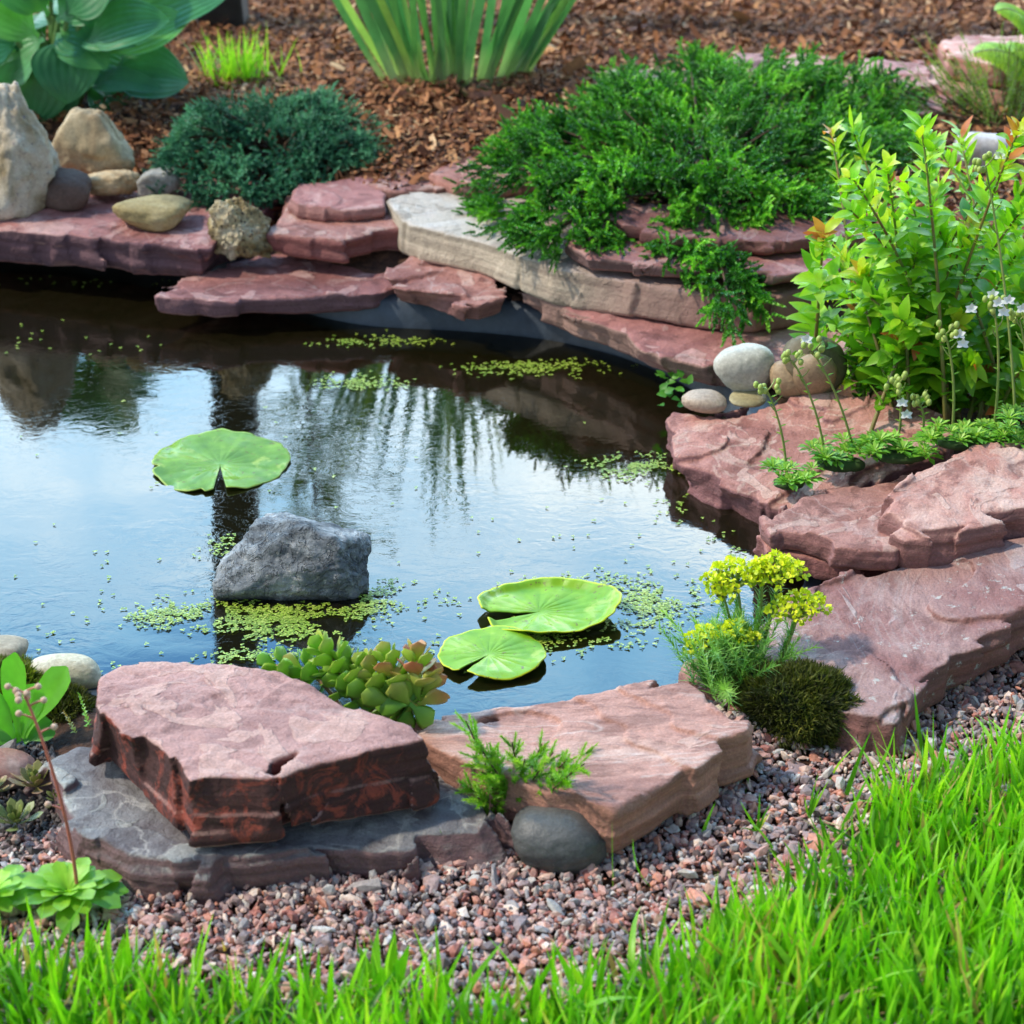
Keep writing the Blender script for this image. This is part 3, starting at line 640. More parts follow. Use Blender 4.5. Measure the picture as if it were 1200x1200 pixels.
stone((799, 456, 854, 486), 0.088, sp([(0.28, 0.19, 0.13), (0.42, 0.33, 0.25)]), 'low pinkish-tan pebble at the water side of the pebble group', 'pebble', 'pebble', seed=15, p=2.4, rough=0.03, squash=.92)
stone((846, 455, 900, 478), 0.095, sp([(0.26, 0.21, 0.10), (0.38, 0.33, 0.19)]), 'flat yellowish pebble under the pale grey-white one', 'pebble', 'pebble', seed=16, p=2.4, rough=0.03, squash=.92)
stone((994, 408, 1040, 452), 0.11, sp([(0.22, 0.16, 0.10), (0.33, 0.25, 0.17)]), 'tan pebble half hidden under the lime-green shrub', 'pebble', 'pebble', seed=17, p=2.4, rough=0.03, squash=.92)
stone((1016, 390, 1072, 440), 0.13, sp([(0.25, 0.17, 0.12), (0.36, 0.27, 0.20)]), 'pinkish pebble deep inside the lime-green shrub', 'pebble', 'pebble', seed=18, p=2.4, rough=0.03, squash=.92)
# far right
pk = lambda: rock_mat('pink_rock', [(0.25, 0.14, 0.13), (0.42, 0.28, 0.26), (0.5, 0.36, 0.33)], 8, 200, 0.8, 0.4)
slab([(1100, 46), (1112, 36), (1200, 40), (1300, 60), (1290, 84), (1160, 76), (1110, 66)], 0.235, 0.035, slab_mat(*PK(1.25)), 'upper pink stone at the top right corner', seed=31, name='stone', cat='stone')
slab([(1080, 90), (1096, 74), (1180, 70), (1300, 80), (1290, 112), (1190, 108), (1100, 104)], 0.20, 0.045, slab_mat(*PK(1.1)), 'lower striped pink stone at the top right corner', seed=32, name='stone', cat='stone')
slab([(1000, 86), (1012, 70), (1084, 72), (1096, 100), (1040, 110)], 0.20, 0.04, slab_mat(*PU(1.3)), 'mauve edging stone behind the right end of the big juniper', seed=33, name='stone', cat='stone')
slab([(1040, 116), (1060, 98), (1120, 106), (1110, 128), (1060, 130)], 0.19, 0.03, slab_mat(*PU(1.1)), 'low mauve stone between the juniper and the striped pink stone', seed=36, name='stone', cat='stone')
slab([(915, 78), (930, 64), (968, 66), (984, 84), (950, 92)], 0.215, 0.05, slab_mat(*PK(0.95)), 'pinkish stone peeping over the middle of the big juniper', seed=34, name='stone', cat='stone')
slab([(850, 76), (862, 62), (896, 62), (908, 80), (880, 88)], 0.215, 0.05, slab_mat(*PU(1.2)), 'small mauve stone peeping over the juniper beside its tallest twigs', seed=35, name='stone', cat='stone')
slab([(700, 96), (712, 80), (860, 76), (1010, 80), (1020, 98), (860, 104)], 0.190, 0.03, slab_mat(*PU(1.35)), 'long pinkish slab edging the mulch right behind the big juniper', seed=38)
stone((1118, 152, 1196, 218), 0.15, rock_mat('greywhite_rock', [(0.16, 0.12, 0.11), (0.36, 0.31, 0.30), (0.55, 0.52, 0.50)], 11, 200, 0.7, 0.4), 'grey-white rounded boulder behind the lime-green shrub', 'boulder', 'boulder', seed=19, p=4)
slab([(1020, 250), (1060, 235), (1250, 240), (1260, 280), (1100, 286), (1040, 276)], 0.17, 0.03, slab_mat(*PU(1.2)), 'mauve slab glimpsed behind the stems of the lime-green shrub', seed=37)
# left front
stone((33, 764, 124, 812), 0.03, rock_mat('cream_cobble', [(0.34, 0.29, 0.18), (0.50, 0.45, 0.32), (0.56, 0.52, 0.40)], 20, 240, 0.7, 0.25, (0.22, 0.16, 0.08), 0.66), 'cream speckled cobble at the water edge left of the thick red slab', 'cobble', 'cobble', seed=22, p=3.2, rough=0.03, dep=0.6, squash=.85)
stone((-40, 746, 34, 790), 0.03, rock_mat('tan_cobble', [(0.26, 0.22, 0.15), (0.40, 0.34, 0.25)], 20, 240, 0.75, 0.3), 'tan cobble cut by the left edge behind the moss', 'cobble', 'cobble', seed=23, p=3.2, rough=0.03, dep=0.7)
stone((-45, 870, 42, 922), 0.015, rock_mat('red_cobble', [(0.16, 0.06, 0.05), (0.30, 0.15, 0.12), (0.36, 0.28, 0.25)], 12, 240, 0.65, 0.3), 'rounded red and grey cobble cut by the left edge', 'cobble', 'cobble', seed=24, p=3.2, rough=0.03, dep=0.7)
# seen dimly through the water
under = rock_mat('algae_rock', [(0.12, 0.085, 0.03), (0.26, 0.20, 0.08)], 10, 200, 0.8, 0.3)
for i, (bx, zz, lb) in enumerate([((520, 450, 760, 600), -0.16, 'large smooth brown rock lying under the water below the liner wall'), ((640, 500, 860, 700), -0.2, 'broad submerged brown rock reaching from the pond middle to the right bank'),
        ((600, 415, 760, 500), -0.12, 'submerged rock against the curved liner wall'), ((760, 560, 880, 660), -0.13, 'submerged brown rock below the layered red slab')]):
    stone(bx, zz, under, lb, 'rock', 'submerged_rock', seed=40 + i, p=6, sub=5, sz=0.12)
# ================================================================== GRAVEL AND MULCH
def scatter_rocks(name, pts, size, mat, sub=1, flat=(0.9, 1.0, 0.6), seed=0, elong=0.35, nt=14, smooth_=False):
    R = np.random.RandomState(seed); V0, F0 = ICO[sub]; n = len(pts)
    T = []
    for k in range(nt):
        nn = unit(R.normal(size=(8, 3))); hs = 0.6 + 0.35 * R.rand(8); dt = np.clip(V0 @ nn.T, 0, None) / hs
        r = np.minimum(1.0, ((dt ** 9).sum(1) + 0.35 ** 9) ** (-1 / 9)); T.append(V0 * (r * (1 + 0.12 * R.normal(size=len(V0))))[:, None])
    T = np.array(T); tk = R.randint(nt, size=n)
    ax = np.exp(R.normal(size=(n, 3)) * elong) * np.array(flat) * size[:, None] / 2
    q = R.normal(size=(n, 4)); q[:, 1:3] *= 0.55; q = unit(q); w_, x, y, z = q.T
    M = np.stack([np.stack([1 - 2 * (y * y + z * z), 2 * (x * y - z * w_), 2 * (x * z + y * w_)], -1), np.stack([2 * (x * y + z * w_), 1 - 2 * (x * x + z * z), 2 * (y * z - x * w_)], -1),
                  np.stack([2 * (x * z - y * w_), 2 * (y * z + x * w_), 1 - 2 * (x * x + y * y)], -1)], 1)
    V = np.einsum('nij,nvj->nvi', M, T[tk] * ax[:, None]) + pts[:, None]
    F = (F0[None] + (np.arange(n) * len(V0))[:, None, None]).reshape(-1, 3)
    return make(name, V.reshape(-1, 3), F, mat, base=(0, 0, 0), smooth_=smooth_, attrs={'rnd': np.repeat(R.rand(n), len(V0))})
def pts_in(poly_px, z, n, R):
    pw = np.array([P(x, y, z)[:2] for x, y in poly_px]); lo, hi = pw.min(0), pw.max(0); q = R.rand(n, 2) * (hi - lo) + lo
    return q[poly_sd(q[:, 0], q[:, 1], pw) < 0]
def chip_mat(name, stops, rough=0.7, fine=250):
    m, N, L, B = newmat(name); at = N.new('ShaderNodeAttribute'); at.attribute_name = 'rnd'
    tc = N.new('ShaderNodeTexCoord'); col = ramp(N, L, at.outputs['Fac'], stops, 'CONSTANT')
    col = mixc(N, L, 0.55, col, ramp(N, L, noise(N, L, tc.outputs['Object'], fine, 4, 0.7), [(0.3, (0.2,) * 3), (0.7, (0.8,) * 3)]), 'OVERLAY')
    L.new(col, B.inputs['Base Color']); B.inputs['Roughness'].default_value = rough
    L.new(bump(N, L, noise(N, L, tc.outputs['Object'], fine * 1.5, 4, 0.7), 0.5, 0.0012), B.inputs['Normal']); return m
R1 = np.random.RandomState(5)
GRAVEL_POLY = [(-140, 985), (60, 985), (90, 950), (600, 900), (880, 830), (1000, 790), (1180, 680), (1420, 560), (1500, 900), (1280, 1060), (1050, 1230), (-140, 1330)]
q = pts_in(GRAVEL_POLY, FRONT_Z, 95000, R1)
keep = np.ones(len(q), bool)
for pts_, z_ in ALL_SLABS[-2:]: keep &= poly_sd(q[:, 0], q[:, 1], pts_) > -0.03
q = q[keep]
gsz = 0.0053 * np.exp(R1.normal(size=len(q)) * 0.33); gsz = np.clip(gsz, 0.003, 0.014)
gz = ground_z(q[:, 0], q[:, 1])[0]
M_gravel = chip_mat('granite_chips', [(0, (0.384, 0.264, 0.246)), (0.16, (0.528, 0.288, 0.235)), (0.30, (0.252, 0.192, 0.190)), (0.42, (0.624, 0.408, 0.325)), (0.53, (0.336, 0.300, 0.291)), (0.64, (0.408, 0.156, 0.123)), (0.74, (0.552, 0.504, 0.459)), (0.82, (0.168, 0.120, 0.112)), (0.9, (0.576, 0.240, 0.157)), (0.955, (0.792, 0.624, 0.515))], 0.6, 300)
big = gsz > 0.0085
pp = np.c_[q, gz + 0.002 + 0.006 * R1.rand(len(q)) + gsz * 0.2]
go = scatter_rocks('gravel', pp, gsz * 1.25, M_gravel, 1, seed=2)
tag(go, 'pinkish grey crushed granite gravel between the slabs and the lawn', 'gravel', kind='stuff')
# dark soil with grit at the left
q = pts_in([(-140, 880), (60, 880), (95, 960), (80, 1010), (-140, 1010)], FRONT_Z, 6000, R1)
so = scatter_rocks('soil_grit', np.c_[q, ground_z(q[:, 0], q[:, 1])[0] + 0.002 + 0.004 * R1.rand(len(q))], 0.0045 * np.exp(R1.normal(size=len(q)) * 0.45),
   chip_mat('grit', [(0, (0.05, 0.04, 0.035)), (0.4, (0.10, 0.08, 0.07)), (0.75, (0.16, 0.12, 0.11)), (0.92, (0.25, 0.24, 0.22))]), 1, seed=3)
tag(so, 'dark earth with grit around the rosette plants', 'soil', kind='stuff')
# bark mulch chips
q = np.concatenate([pts_in([(-300, -60), (1500, -60), (1900, 300), (1900, 480), (1180, 440), (1080, 300), (900, 250), (640, 200), (420, 240), (-300, 240)], 0.14, 290000, R1)])
sd = poly_sd(q[:, 0], q[:, 1], POND); q = q[(sd > 0.10)]
n = len(q); L_ = 0.0082 * np.exp(R1.normal(size=n) * 0.5); W_ = L_ * (0.25 + 0.35 * R1.rand(n)); a = R1.rand(n) * 2 * pi; ti = R1.normal(size=n) * 0.38
t0 = np.c_[np.cos(a) * np.cos(ti), np.sin(a) * np.cos(ti), np.sin(ti)]
nr = unit(np.array([0, 0, 1.0]) + R1.normal(size=(n, 3)) * 0.38)
gz = ground_z(q[:, 0], q[:, 1])[0]
cl = fbm(np.c_[q * 6, q[:, :1] * 0], 2)
dat = ribbons(np.c_[q, gz + 0.006 + 0.018 * R1.rand(n) + 0.010 * cl], t0, nr, L_, W_, R1.normal(size=n) * 0.35, lambda u: 0.75 + 0.25 * sin(pi * u), 2, 2, 0, R1.rand(n))
mu = foliage('bark_mulch', dat, chip_mat('bark', [(0, (0.08, 0.026, 0.012)), (0.16, (0.18, 0.065, 0.025)), (0.40, (0.28, 0.11, 0.042)), (0.68, (0.38, 0.165, 0.065)), (0.88, (0.48, 0.24, 0.10)), (0.97, (0.60, 0.40, 0.22))], 0.9, 120), base=(0, 0, 0))
tag(mu, 'red-brown bark mulch covering the bed behind the pond', 'mulch', kind='stuff')

# ================================================================== POST AND YOUNG TREE (mostly above the frame, mirrored in the water)
pb = P(263, 34, 0.16)
pt_ = thing('wooden_post', pb, 'dark square wooden post rising behind the blue-green juniper', 'post')
def box(cx, cy, z0, z1, w, bev=0.004):
    c = np.array([[-1, -1], [1, -1], [1, 1], [-1, 1]]); b = w / 2
    ring = []
    for s in c:
        for t in (0, 1):
            o_ = s * b; i = 1 if (s[0] * s[1] > 0) ^ (t == 1) else 0; o_ = o_.astype(float); o_[i] -= s[i] * bev; ring.append(o_)
    ring = np.array(ring); ang = np.argsort(np.arctan2(ring[:, 1], ring[:, 0])); ring = ring[ang]
    V = np.concatenate([np.c_[ring + [cx, cy], np.full(8, z)] for z in np.linspace(z0, z1, 12)] + [[[cx, cy, z1 + 0.01]] ])
    F = [[r * 8 + k, r * 8 + (k + 1) % 8, (r + 1) * 8 + (k + 1) % 8, (r + 1) * 8 + k] for r in range(11) for k in range(8)]
    F += [[88 + k, 88 + (k + 1) % 8, 96, 96] for k in range(0)]
    V2, F2 = V, np.array(F); return V2, F2
V, F = box(pb[0], pb[1], pb[2] - 0.1, pb[2] + 2.3, 0.082)
make('shaft', V, F, plain_mat('dark_stained_wood', (0.006, 0.006, 0.008), (0.018, 0.016, 0.018), 30, 0.6), pt_, base=pb, smooth_=False)
V, F = box(pb[0], pb[1], pb[2] + 2.3, pb[2] + 2.325, 0.10)
V = np.concatenate([V, [[pb[0], pb[1], pb[2] + 2.36]]]); F = np.concatenate([F, [[88 + k, 88 + (k + 1) % 8, len(V) - 1, len(V) - 1] for k in range(8)]])
F = np.array([f for f in F if len(set(f)) == 4]); make('cap', V, F, plain_mat('dark_cap', (0.01, 0.01, 0.01), (0.02, 0.02, 0.02)), pt_, base=pb + [0, 0, 2.3], smooth_=False)

tb = P(338, -95, 0.16)
pt_.rotation_euler = (0, -radians(3.2), 0)
tt = thing('young_tree', tb, 'slim young leafy tree whose lowest leaf hangs into the top edge', 'tree')
path = np.array([tb + [0.01 * sin(k * .9), 0, k * 0.19] for k in range(11)])
br, rr = [path], [(0.011, 0.003)]; B_, D_, LL = [], [], []
for k in range(64):
    u = 0.16 + 0.84 * k / 64; z = u * 1.9; a = k * 2.4; l = 0.21 * (1 - 0.35 * u) * (0.35 + 0.65 * sin(pi * min(1, u * 1.05)))
    s_ = tb + [0, 0, z]; e = s_ + [cos(a) * l, sin(a) * l, 0.10]
    br.append(bez(s_, (s_ + e) / 2 + [0, 0, 0.04], e, 6)); rr.append((0.003, 0.001))
    B_.append(s_ + (e - s_) * .1); D_.append(e - s_ + [0, 0, .05]); LL.append(l * 1.25)
V, F = tubes(br, rr); make('trunk', V, F, plain_mat('green_bark', (0.05, 0.05, 0.03), (0.10, 0.09, 0.05)), tt, base=tb)
LM_tree = leaf_mat('tree_leaf', [(0, (0.05, 0.13, 0.03)), (1, (0.12, 0.24, 0.05))])
ex = PY(322, 4, tb[1] - 0.05)
dd = join([sprigs(np.array(B_), np.array(D_), np.array(LL), 16, 0.055, 0.022, 1.0, 0.5, 3, prof=p_lance, nbend=0.5), ribbons([ex + [0, 0, .045]], [[-.25, -.1, -1]], [[-.6, -1, 0]], 0.06, 0.022, 0.4, p_lance, 5, 3, 0.2)])
foliage('crown', dd, LM_tree, tt, base=tb)

# ================================================================== HOSTA
LM_hosta = leaf_mat('hosta_leaf', [(0, (0.030, 0.15, 0.07)), (0.5, (0.055, 0.23, 0.085)), (1, (0.14, 0.42, 0.08))], 0.45, 0.25, vein=26, spec=0.35)
hb = P(75, 138, 0.14); hs = thing('hosta', hb, 'hosta with broad blue-green leaves behind the pale boulders', 'hosta')
HL = [  # tip pixel, length, width, up-ness, rnd
    ((210, 112), .20, .125, .75, .15), ((272, 8), .28, .10, .75, .55), ((222, 36), .24, .09, .7, .95), ((128, 128), .19, .115, .75, .25), ((38, 118), .16, .08, .75, .35), ((-30, 95), .21, .13, .7, .15),
    ((-60, 60), .24, .13, .9, .3), ((-50, 10), .26, .12, .9, .75), ((10, -30), .26, .12, 1.1, .7), ((75, -60), .26, .12, 1.2, .5), ((150, -45), .26, .11, 1.2, .9), ((140, 62), .16, .07, 1.1, .6),
    ((100, 5), .22, .11, 1.2, .3), ((60, 30), .17, .10, 1.3, .2), ((170, 118), .12, .05, .5, .2), ((180, 40), .23, .10, 1.0, .45), ((20, 60), .19, .10, 1.0, .35), ((95, 60), .14, .09, 1.3, .55), ((-10, 20), .23, .11, 1.0, .85), ((45, -40), .25, .11, 1.2, .6), ((45, 102), .2, .12, 1.2, .45), ((80, 92), .18, .11, 1.4, .3), ((125, 108), .2, .12, 1.0, .2), ((30, 75), .18, .11, 1.3, .6), ((66, 122), .16, .09, .9, .3), ((150, 100), .17, .10, .9, .2), ((5, 100), .17, .10, .9, .4), ((112, 84), .14, .09, 1.2, .65), ((120, -20), .2, .11, 1.2, .3), ((-10, 50), .2, .11, 1.2, .5), ((90, 40), .18, .1, 1.5, .8)]
for i, (tip, ln_, wd, upn, rn) in enumerate(HL):
    tp = PY(tip[0], tip[1], hb[1] - 0.10 + 0.16 * RS.rand()); st = hb + np.array([0.02 * cos(i * 2.4), 0.02 * sin(i * 2.4), 0.0])
    v = tp - st; hd = unit(v * [1, 1, 0] + 1e-6); dist = np.linalg.norm(v)
    mid = st + v * 0.45 + np.array([0, 0, 0.075 * upn + 0.02]); 
    root = st + (tp - st) * 0.35 + np.array([0, 0, 0.075 * upn])
    d0 = unit(tp - root + np.array([0, 0, 0.5 * np.linalg.norm(tp - root)])); l = np.linalg.norm(tp - root) * 1.12
    l = max(l, ln_ * 0.6)
    nr_ = np.array([0, 0, 1.0]) + unit(CAMP - root) * 1.0
    lf = ribbons([root], [d0], [nr_], [l], [wd * 0.95], [1.0], p_hosta, 14, 9, 0.16, np.array([rn]), wave=0.06)
    foliage('leaf', lf, LM_hosta, hs, base=root)
stp = []
for i, (tip, ln_, wd, upn, rn) in enumerate(HL):
    tp = PY(tip[0], tip[1], hb[1] - 0.02); st = hb + np.array([0.02 * cos(i * 2.4), 0.02 * sin(i * 2.4), -0.01]); root = st + (tp - st) * 0.37 + np.array([0, 0, 0.078 * upn]); stp.append(bez(st, st + [0, 0, 0.07], root, 7))
V, F = tubes(stp, [(0.006, 0.004)] * len(stp)); make('leaf_stalk', V, F, plain_mat('stalk_green', (0.08, 0.17, 0.04), (0.14, 0.26, 0.07), rough=0.5), hs, base=hb)

# ================================================================== IRIS
LM_iris = leaf_mat('iris_leaf', [(0, (0.07, 0.22, 0.10)), (0.6, (0.15, 0.36, 0.13)), (1, (0.34, 0.50, 0.12))], 0.4, 0.3, vein=18, tcol=(1.3, 1.5, .6), pale=True)
ib = P(500, 118, 0.15); irs = thing('iris', ib, 'iris clump with tall upright sword leaves in the mulch', 'iris')
for i in range(56):
    bx_ = [478, 505, 542, 586][i % 4] + RS.normal() * 13 ; st = P(bx_ + (i % 5) * 3, 118 - 8 * (i % 4 == 3) - RS.rand() * 8, 0.145)
    lean = (bx_ - 520) / 115 + RS.normal() * 0.10; H = 0.40 + 0.18 * RS.rand()
    if i in (3, 9, 15): H *= .4; lean *= 1.5
    d0 = np.array([lean * 0.9 + RS.normal() * .05, RS.normal() * 0.15, 1.0])
    fr_ = np.array([RS.normal() * 0.9, -1.0, 0.0]); bd = RS.normal() * 0.3
    lf = ribbons([st], [d0], [fr_], [H], [0.012 + 0.008 * RS.rand()], [bd], lambda u: (0.8 + 0.2 * min(1, u * 3)) * max(0.02, (1 - u ** 3.2)), 14, 3, 0.15, np.array([RS.rand()]))
    foliage('leaf', lf, LM_iris, irs, base=st)

# ================================================================== JUNIPERS
def mound(outline_px, base_y, hmax, name, label, mat, n, tw, nl, nw, zbase, seed, up=0.6, droop=0.3, fluff=1.0, spray_len=0.075):
    R = np.random.RandomState(seed)
    pw = np.array([P(x, y, zz)[:2] for x, y, zz in outline_px]); lo, hi = pw.min(0), pw.max(0)
    q = R.rand(n * 6, 2) * (hi - lo) + lo; sd = -poly_sd(q[:, 0], q[:, 1], pw); q = q[sd > 0]; sd = sd[sd > 0]
    q = q[:n]; sd = sd[:n]; c = pw.mean(0)
    dm = (sd / sd.max()).clip(0, 1); hh = zbase + hmax * np.sqrt(1 - (1 - dm.clip(0, .75) / .75) ** 2 + 1e-9) * (0.72 + 0.5 * fbm(np.c_[q * 7, q[:, :1] * 0 + seed], 2))
    out = unit(np.c_[q - c, np.zeros(len(q))]); edge = 1 - dm
    lay = R.rand(len(q)) ** 2.2
    z = hh * (1 - lay * 0.35) + zbase * lay * 0.35
    fq_ = np.c_[q * 13, q[:, :1] * 0 + seed]; fl = np.stack([perlin(fq_), perlin(fq_ + 7), perlin(fq_ + 13)], -1); cn_ = fbm(np.c_[q * 17, q[:, :1] * 0 + seed + 40], 2)
    z = z + 0.030 * fbm(np.c_[q * 15, q[:, :1] * 0 + seed + 3], 2) * dm
    D = out * (0.45 + 0.8 * edge)[:, None] + np.array([0, 0, 1]) * (up * (1.05 - edge))[:, None] + fl * 1.3 + R.normal(size=(len(q), 3)) * 0.22
    D[:, 1] -= 0.2
    B0 = np.c_[q, z - 0.03]; Ls = spray_len * (0.6 + 0.7 * R.rand(len(q)))
    D = unit(D); parts = []; rb = np.clip(0.45 + 0.7 * cn_ + 0.22 * R.normal(size=len(q)), 0, 1)
    parts.append(sprigs(B0, D, Ls, tw, nl, nw, 0.62, droop * .5, 1, rnd=rb, jit=0.18))
    for s in range(int(4 * fluff)):
        u = 0.25 + 0.16 * s; sidev = unit(np.cross(D, R.normal(size=(len(q), 3)))); D2 = D * 0.8 + sidev * 0.7 + [0, 0, 0.15]
        parts.append(sprigs(B0 + D * (Ls * u)[:, None], D2, Ls * (0.62 - 0.07 * s), max(6, int(tw * 0.55)), nl * .95, nw, 0.62, droop, 1, rnd=np.clip(rb + R.normal(size=len(q)) * .12, 0, 1), jit=0.18))
    base = np.array([c[0], c[1], zbase]); t_ = thing(name, base, label, 'juniper')
    foliage('foliage', join(parts), mat, t_, base=base)
    # woody branches from the middle out to the sprays
    br, rr = [], []
    for k in range(0, len(q), max(1, len(q) // 160)):
        s_ = base + [R.normal() * .02, R.normal() * .02, -0.01]; e = B0[k]; br.append(bez(s_, (s_ + e) / 2 + [0, 0, 0.02], e + D[k] * Ls[k] * .6, 8)); rr.append((0.004, 0.001))
    V, F = tubes(br, rr, 5); make('branch', V, F, M_twig, t_, base=base)
    return t_
M_twig = plain_mat('twig', (0.05, 0.028, 0.015), (0.13, 0.075, 0.04), 60)
JM = leaf_mat('juniper_needle', [(0, (0.014, 0.075, 0.010)), (0.35, (0.045, 0.20, 0.02)), (0.7, (0.13, 0.42, 0.03)), (1, (0.30, 0.64, 0.05))], 0.45, 0.22)
JB = leaf_mat('blue_juniper_needle', [(0, (0.014, 0.08, 0.045)), (0.5, (0.06, 0.23, 0.12)), (1, (0.18, 0.46, 0.24))], 0.5, 0.15, tcol=(1.1, 1.3, .8))
mound([(590, 240, .17), (560, 215, .17), (640, 165, .17), (700, 120, .17), (800, 108, .17), (950, 110, .17), (1060, 130, .17), (1060, 190, .17), (1020, 240, .17), (960, 262, .18), (880, 280, .18), (880, 318, .18), (845, 338, .18), (820, 310, .18), (760, 275, .18), (690, 290, .17), (640, 280, .17)],
      0, 0.105, 'creeping_juniper', 'big bright green creeping juniper spilling over the long slab', JM, 2100, 34, 0.0064, 0.0052, 0.175, 3, spray_len=0.050, fluff=1.25)
mound([(185, 205, .15), (215, 160, .15), (300, 130, .15), (380, 140, .15), (450, 155, .15), (445, 190, .15), (350, 212, .15), (260, 217, .15)],
      0, 0.100, 'dwarf_juniper', 'compact blue-green dwarf juniper behind the purple slabs', JB, 1050, 30, 0.0062, 0.0040, 0.14, 4, up=0.9, spray_len=0.036)

# ================================================================== SPIREA-LIKE SHRUB
LM_sp = leaf_mat('lime_leaf', [(0, (0.07, 0.25, 0.015)), (0.40, (0.22, 0.48, 0.02)), (0.78, (0.42, 0.64, 0.03)), (0.90, (0.50, 0.55, 0.04)), (1, (0.48, 0.13, 0.04))], 0.4, 0.42)
sb = P(1120, 478, 0.10); shr = thing('lime_shrub', sb, 'lime-green leafy shrub with reddish shoot tips on the right', 'shrub')
R2 = np.random.RandomState(8); tips = [(975, 160), (1000, 155), (1080, 150), (1125, 160), (965, 275), (1000, 250), (980, 345), (968, 380), (1010, 320), (1050, 260), (1100, 220), (1150, 230), (1180, 190), (1195, 250), (1060, 330), (1030, 400), (1100, 330), (1160, 320), (1200, 340), (1240, 240), (1260, 320), (1010, 430), (1070, 430), (1140, 430), (1210, 430), (1000, 300), (1085, 190), (1040, 200), (1140, 270), (1000, 385), (1190, 300), (1230, 380), (1120, 380), (1030, 290), (1075, 295), (1170, 385), (1250, 200), (1020, 350), (1045, 415), (1090, 410), (1115, 300), (1140, 350), (1165, 255), (1185, 420), (1205, 210), (1060, 215), (1100, 175), (1000, 210), (1215, 290), (985, 300), (1055, 375), (1100, 270)]
tips += [(1195, 150), (1215, 180), (1240, 160), (1180, 260), (1200, 300), (1215, 250), (955, 330), (962, 420), (985, 440), (1190, 450)]
pth, rad, parts = [], [], []
for i, (tx, ty) in enumerate(tips):
    yy = sb[1] + R2.rand() * 0.30 - 0.08; tp = PY(tx, ty, yy); st = sb + [R2.normal() * 0.05 + (tp[0] - sb[0]) * .2, R2.normal() * 0.04, -0.01]
    c = bez(st, st + (tp - st) * 0.45 + [0, 0, 0.05], tp, 30); pth.append(c); rad.append((0.0028, 0.0011))
    for k in range(4, 30):
        nleaf = 2 if k < 26 else 4
        for s in range(nleaf):
            a = k * 2.4 + s * 2 * pi / nleaf + R2.normal() * .3; T = unit(c[min(29, k + 1)] - c[k - 1]); o_ = unit(np.cross(T, [cos(a), sin(a), 0.2]))
            ln_ = (0.031 if k < 22 else 0.024) * (0.7 + 0.6 * R2.rand()); d0 = unit(T * (0.5 if k < 22 else 1.2) + o_ + np.array([0, 0, 0.1]))
            rn = np.clip(0.15 + 0.40 * (k / 29) + R2.normal() * 0.2, 0, 0.88)
            if k > 27 and i % 4 == 0: rn = 0.84 + 0.16 * R2.rand()
            elif R2.rand() < .012: rn = 1.0
            parts.append((c[k] + R2.normal(size=3) * .002, d0, unit(T + np.array([0, -0.6, 0.7])), ln_, ln_ * 0.42, 0.5 + R2.normal() * .4, rn))
A = list(zip(*parts)); dd = ribbons(np.array(A[0]), np.array(A[1]), np.array(A[2]), np.array(A[3]), np.array(A[4]), np.array(A[5]), p_lance, 5, 3, 0.25, np.array(A[6]))
foliage('foliage', dd, LM_sp, shr, base=sb); V, F = tubes(pth, rad, 5); make('stem', V, F, plain_mat('red_stem', (0.20, 0.10, 0.03), (0.16, 0.22, 0.04), 20, 0.5), shr, base=sb)

# ================================================================== SMALL PLANTS
def rosette(c, r, n, w, mat_parts, R, up=0.5, prof=p_spat, bend=0.5, rn=(0, 1), nrm_up=True, layers=3):
    for k in range(n):
        a = k * 2.4 + R.rand() * .3; t = k / n; el = 0.15 + up * t ; d = np.array([cos(a) * cos(el), sin(a) * cos(el), sin(el)])
        l = r * (1 - 0.5 * t) * (0.85 + .3 * R.rand()); nr_ = np.array([-cos(a) * sin(el), -sin(a) * sin(el), cos(el)])
        mat_parts.append((np.asarray(c) + d * 0.002, d, nr_, l, l * w, bend * (0.6 + .8 * R.rand()), rn[0] + (rn[1] - rn[0]) * np.clip(t + R.normal() * .15, 0, 1)))
def build(parts, prof, segs=5, cols=3, fold=0.25):
    A = list(zip(*parts)); return ribbons(np.array(A[0]), np.array(A[1]), np.array(A[2]), np.array(A[3]), np.array(A[4]), np.array(A[5]), prof, segs, cols, fold, np.array(A[6]))
R3 = np.random.RandomState(21)
LM_sax = leaf_mat('saxifrage_leaf', [(0, (0.08, 0.26, 0.02)), (0.5, (0.20, 0.46, 0.04)), (1, (0.44, 0.62, 0.10))], 0.45, 0.3)
M_stalk = plain_mat('flower_stalk', (0.16, 0.26, 0.05), (0.28, 0.30, 0.08), 30, 0.5)
M_petal = plain_mat('white_petal', (0.75, 0.78, 0.72), (0.85, 0.86, 0.82), 30, 0.5)
M_bud = plain_mat('green_bud', (0.26, 0.38, 0.06), (0.42, 0.50, 0.12), 60, 0.5)
def sax_clump(cx, cy, z, w, h, n, label):
    base = P(cx, cy, z); t_ = thing('saxifrage', base, label, 'saxifrage'); k = ppm(base); pr = []
    for i in range(n):
        c = P(cx + (R3.rand() - .5) * w, cy + (R3.rand() - .5) * h, z) + [0, 0, 0.006 + 0.012 * R3.rand()]
        rosette(c, 0.013 + 0.006 * R3.rand(), 20, 0.34, pr, R3, 1.0, rn=(0, 1))
    foliage('foliage', build(pr, p_spat, 3, 3, 0.25), LM_sax, t_, base=base)
    V0, F0 = ICO[3]; Q = V0 * [w / k / 2 * .8, h / k * .6, 0.007] * (1 + .2 * fbm(V0 * 3 + cx, 2))[:, None] + base + [0, 0, 0.001]
    make('cushion', Q, F0, plain_mat('cushion_green', (0.02, 0.05, 0.01), (0.05, 0.10, 0.02), 80, 0.9), t_, base=base)
    return t_, base
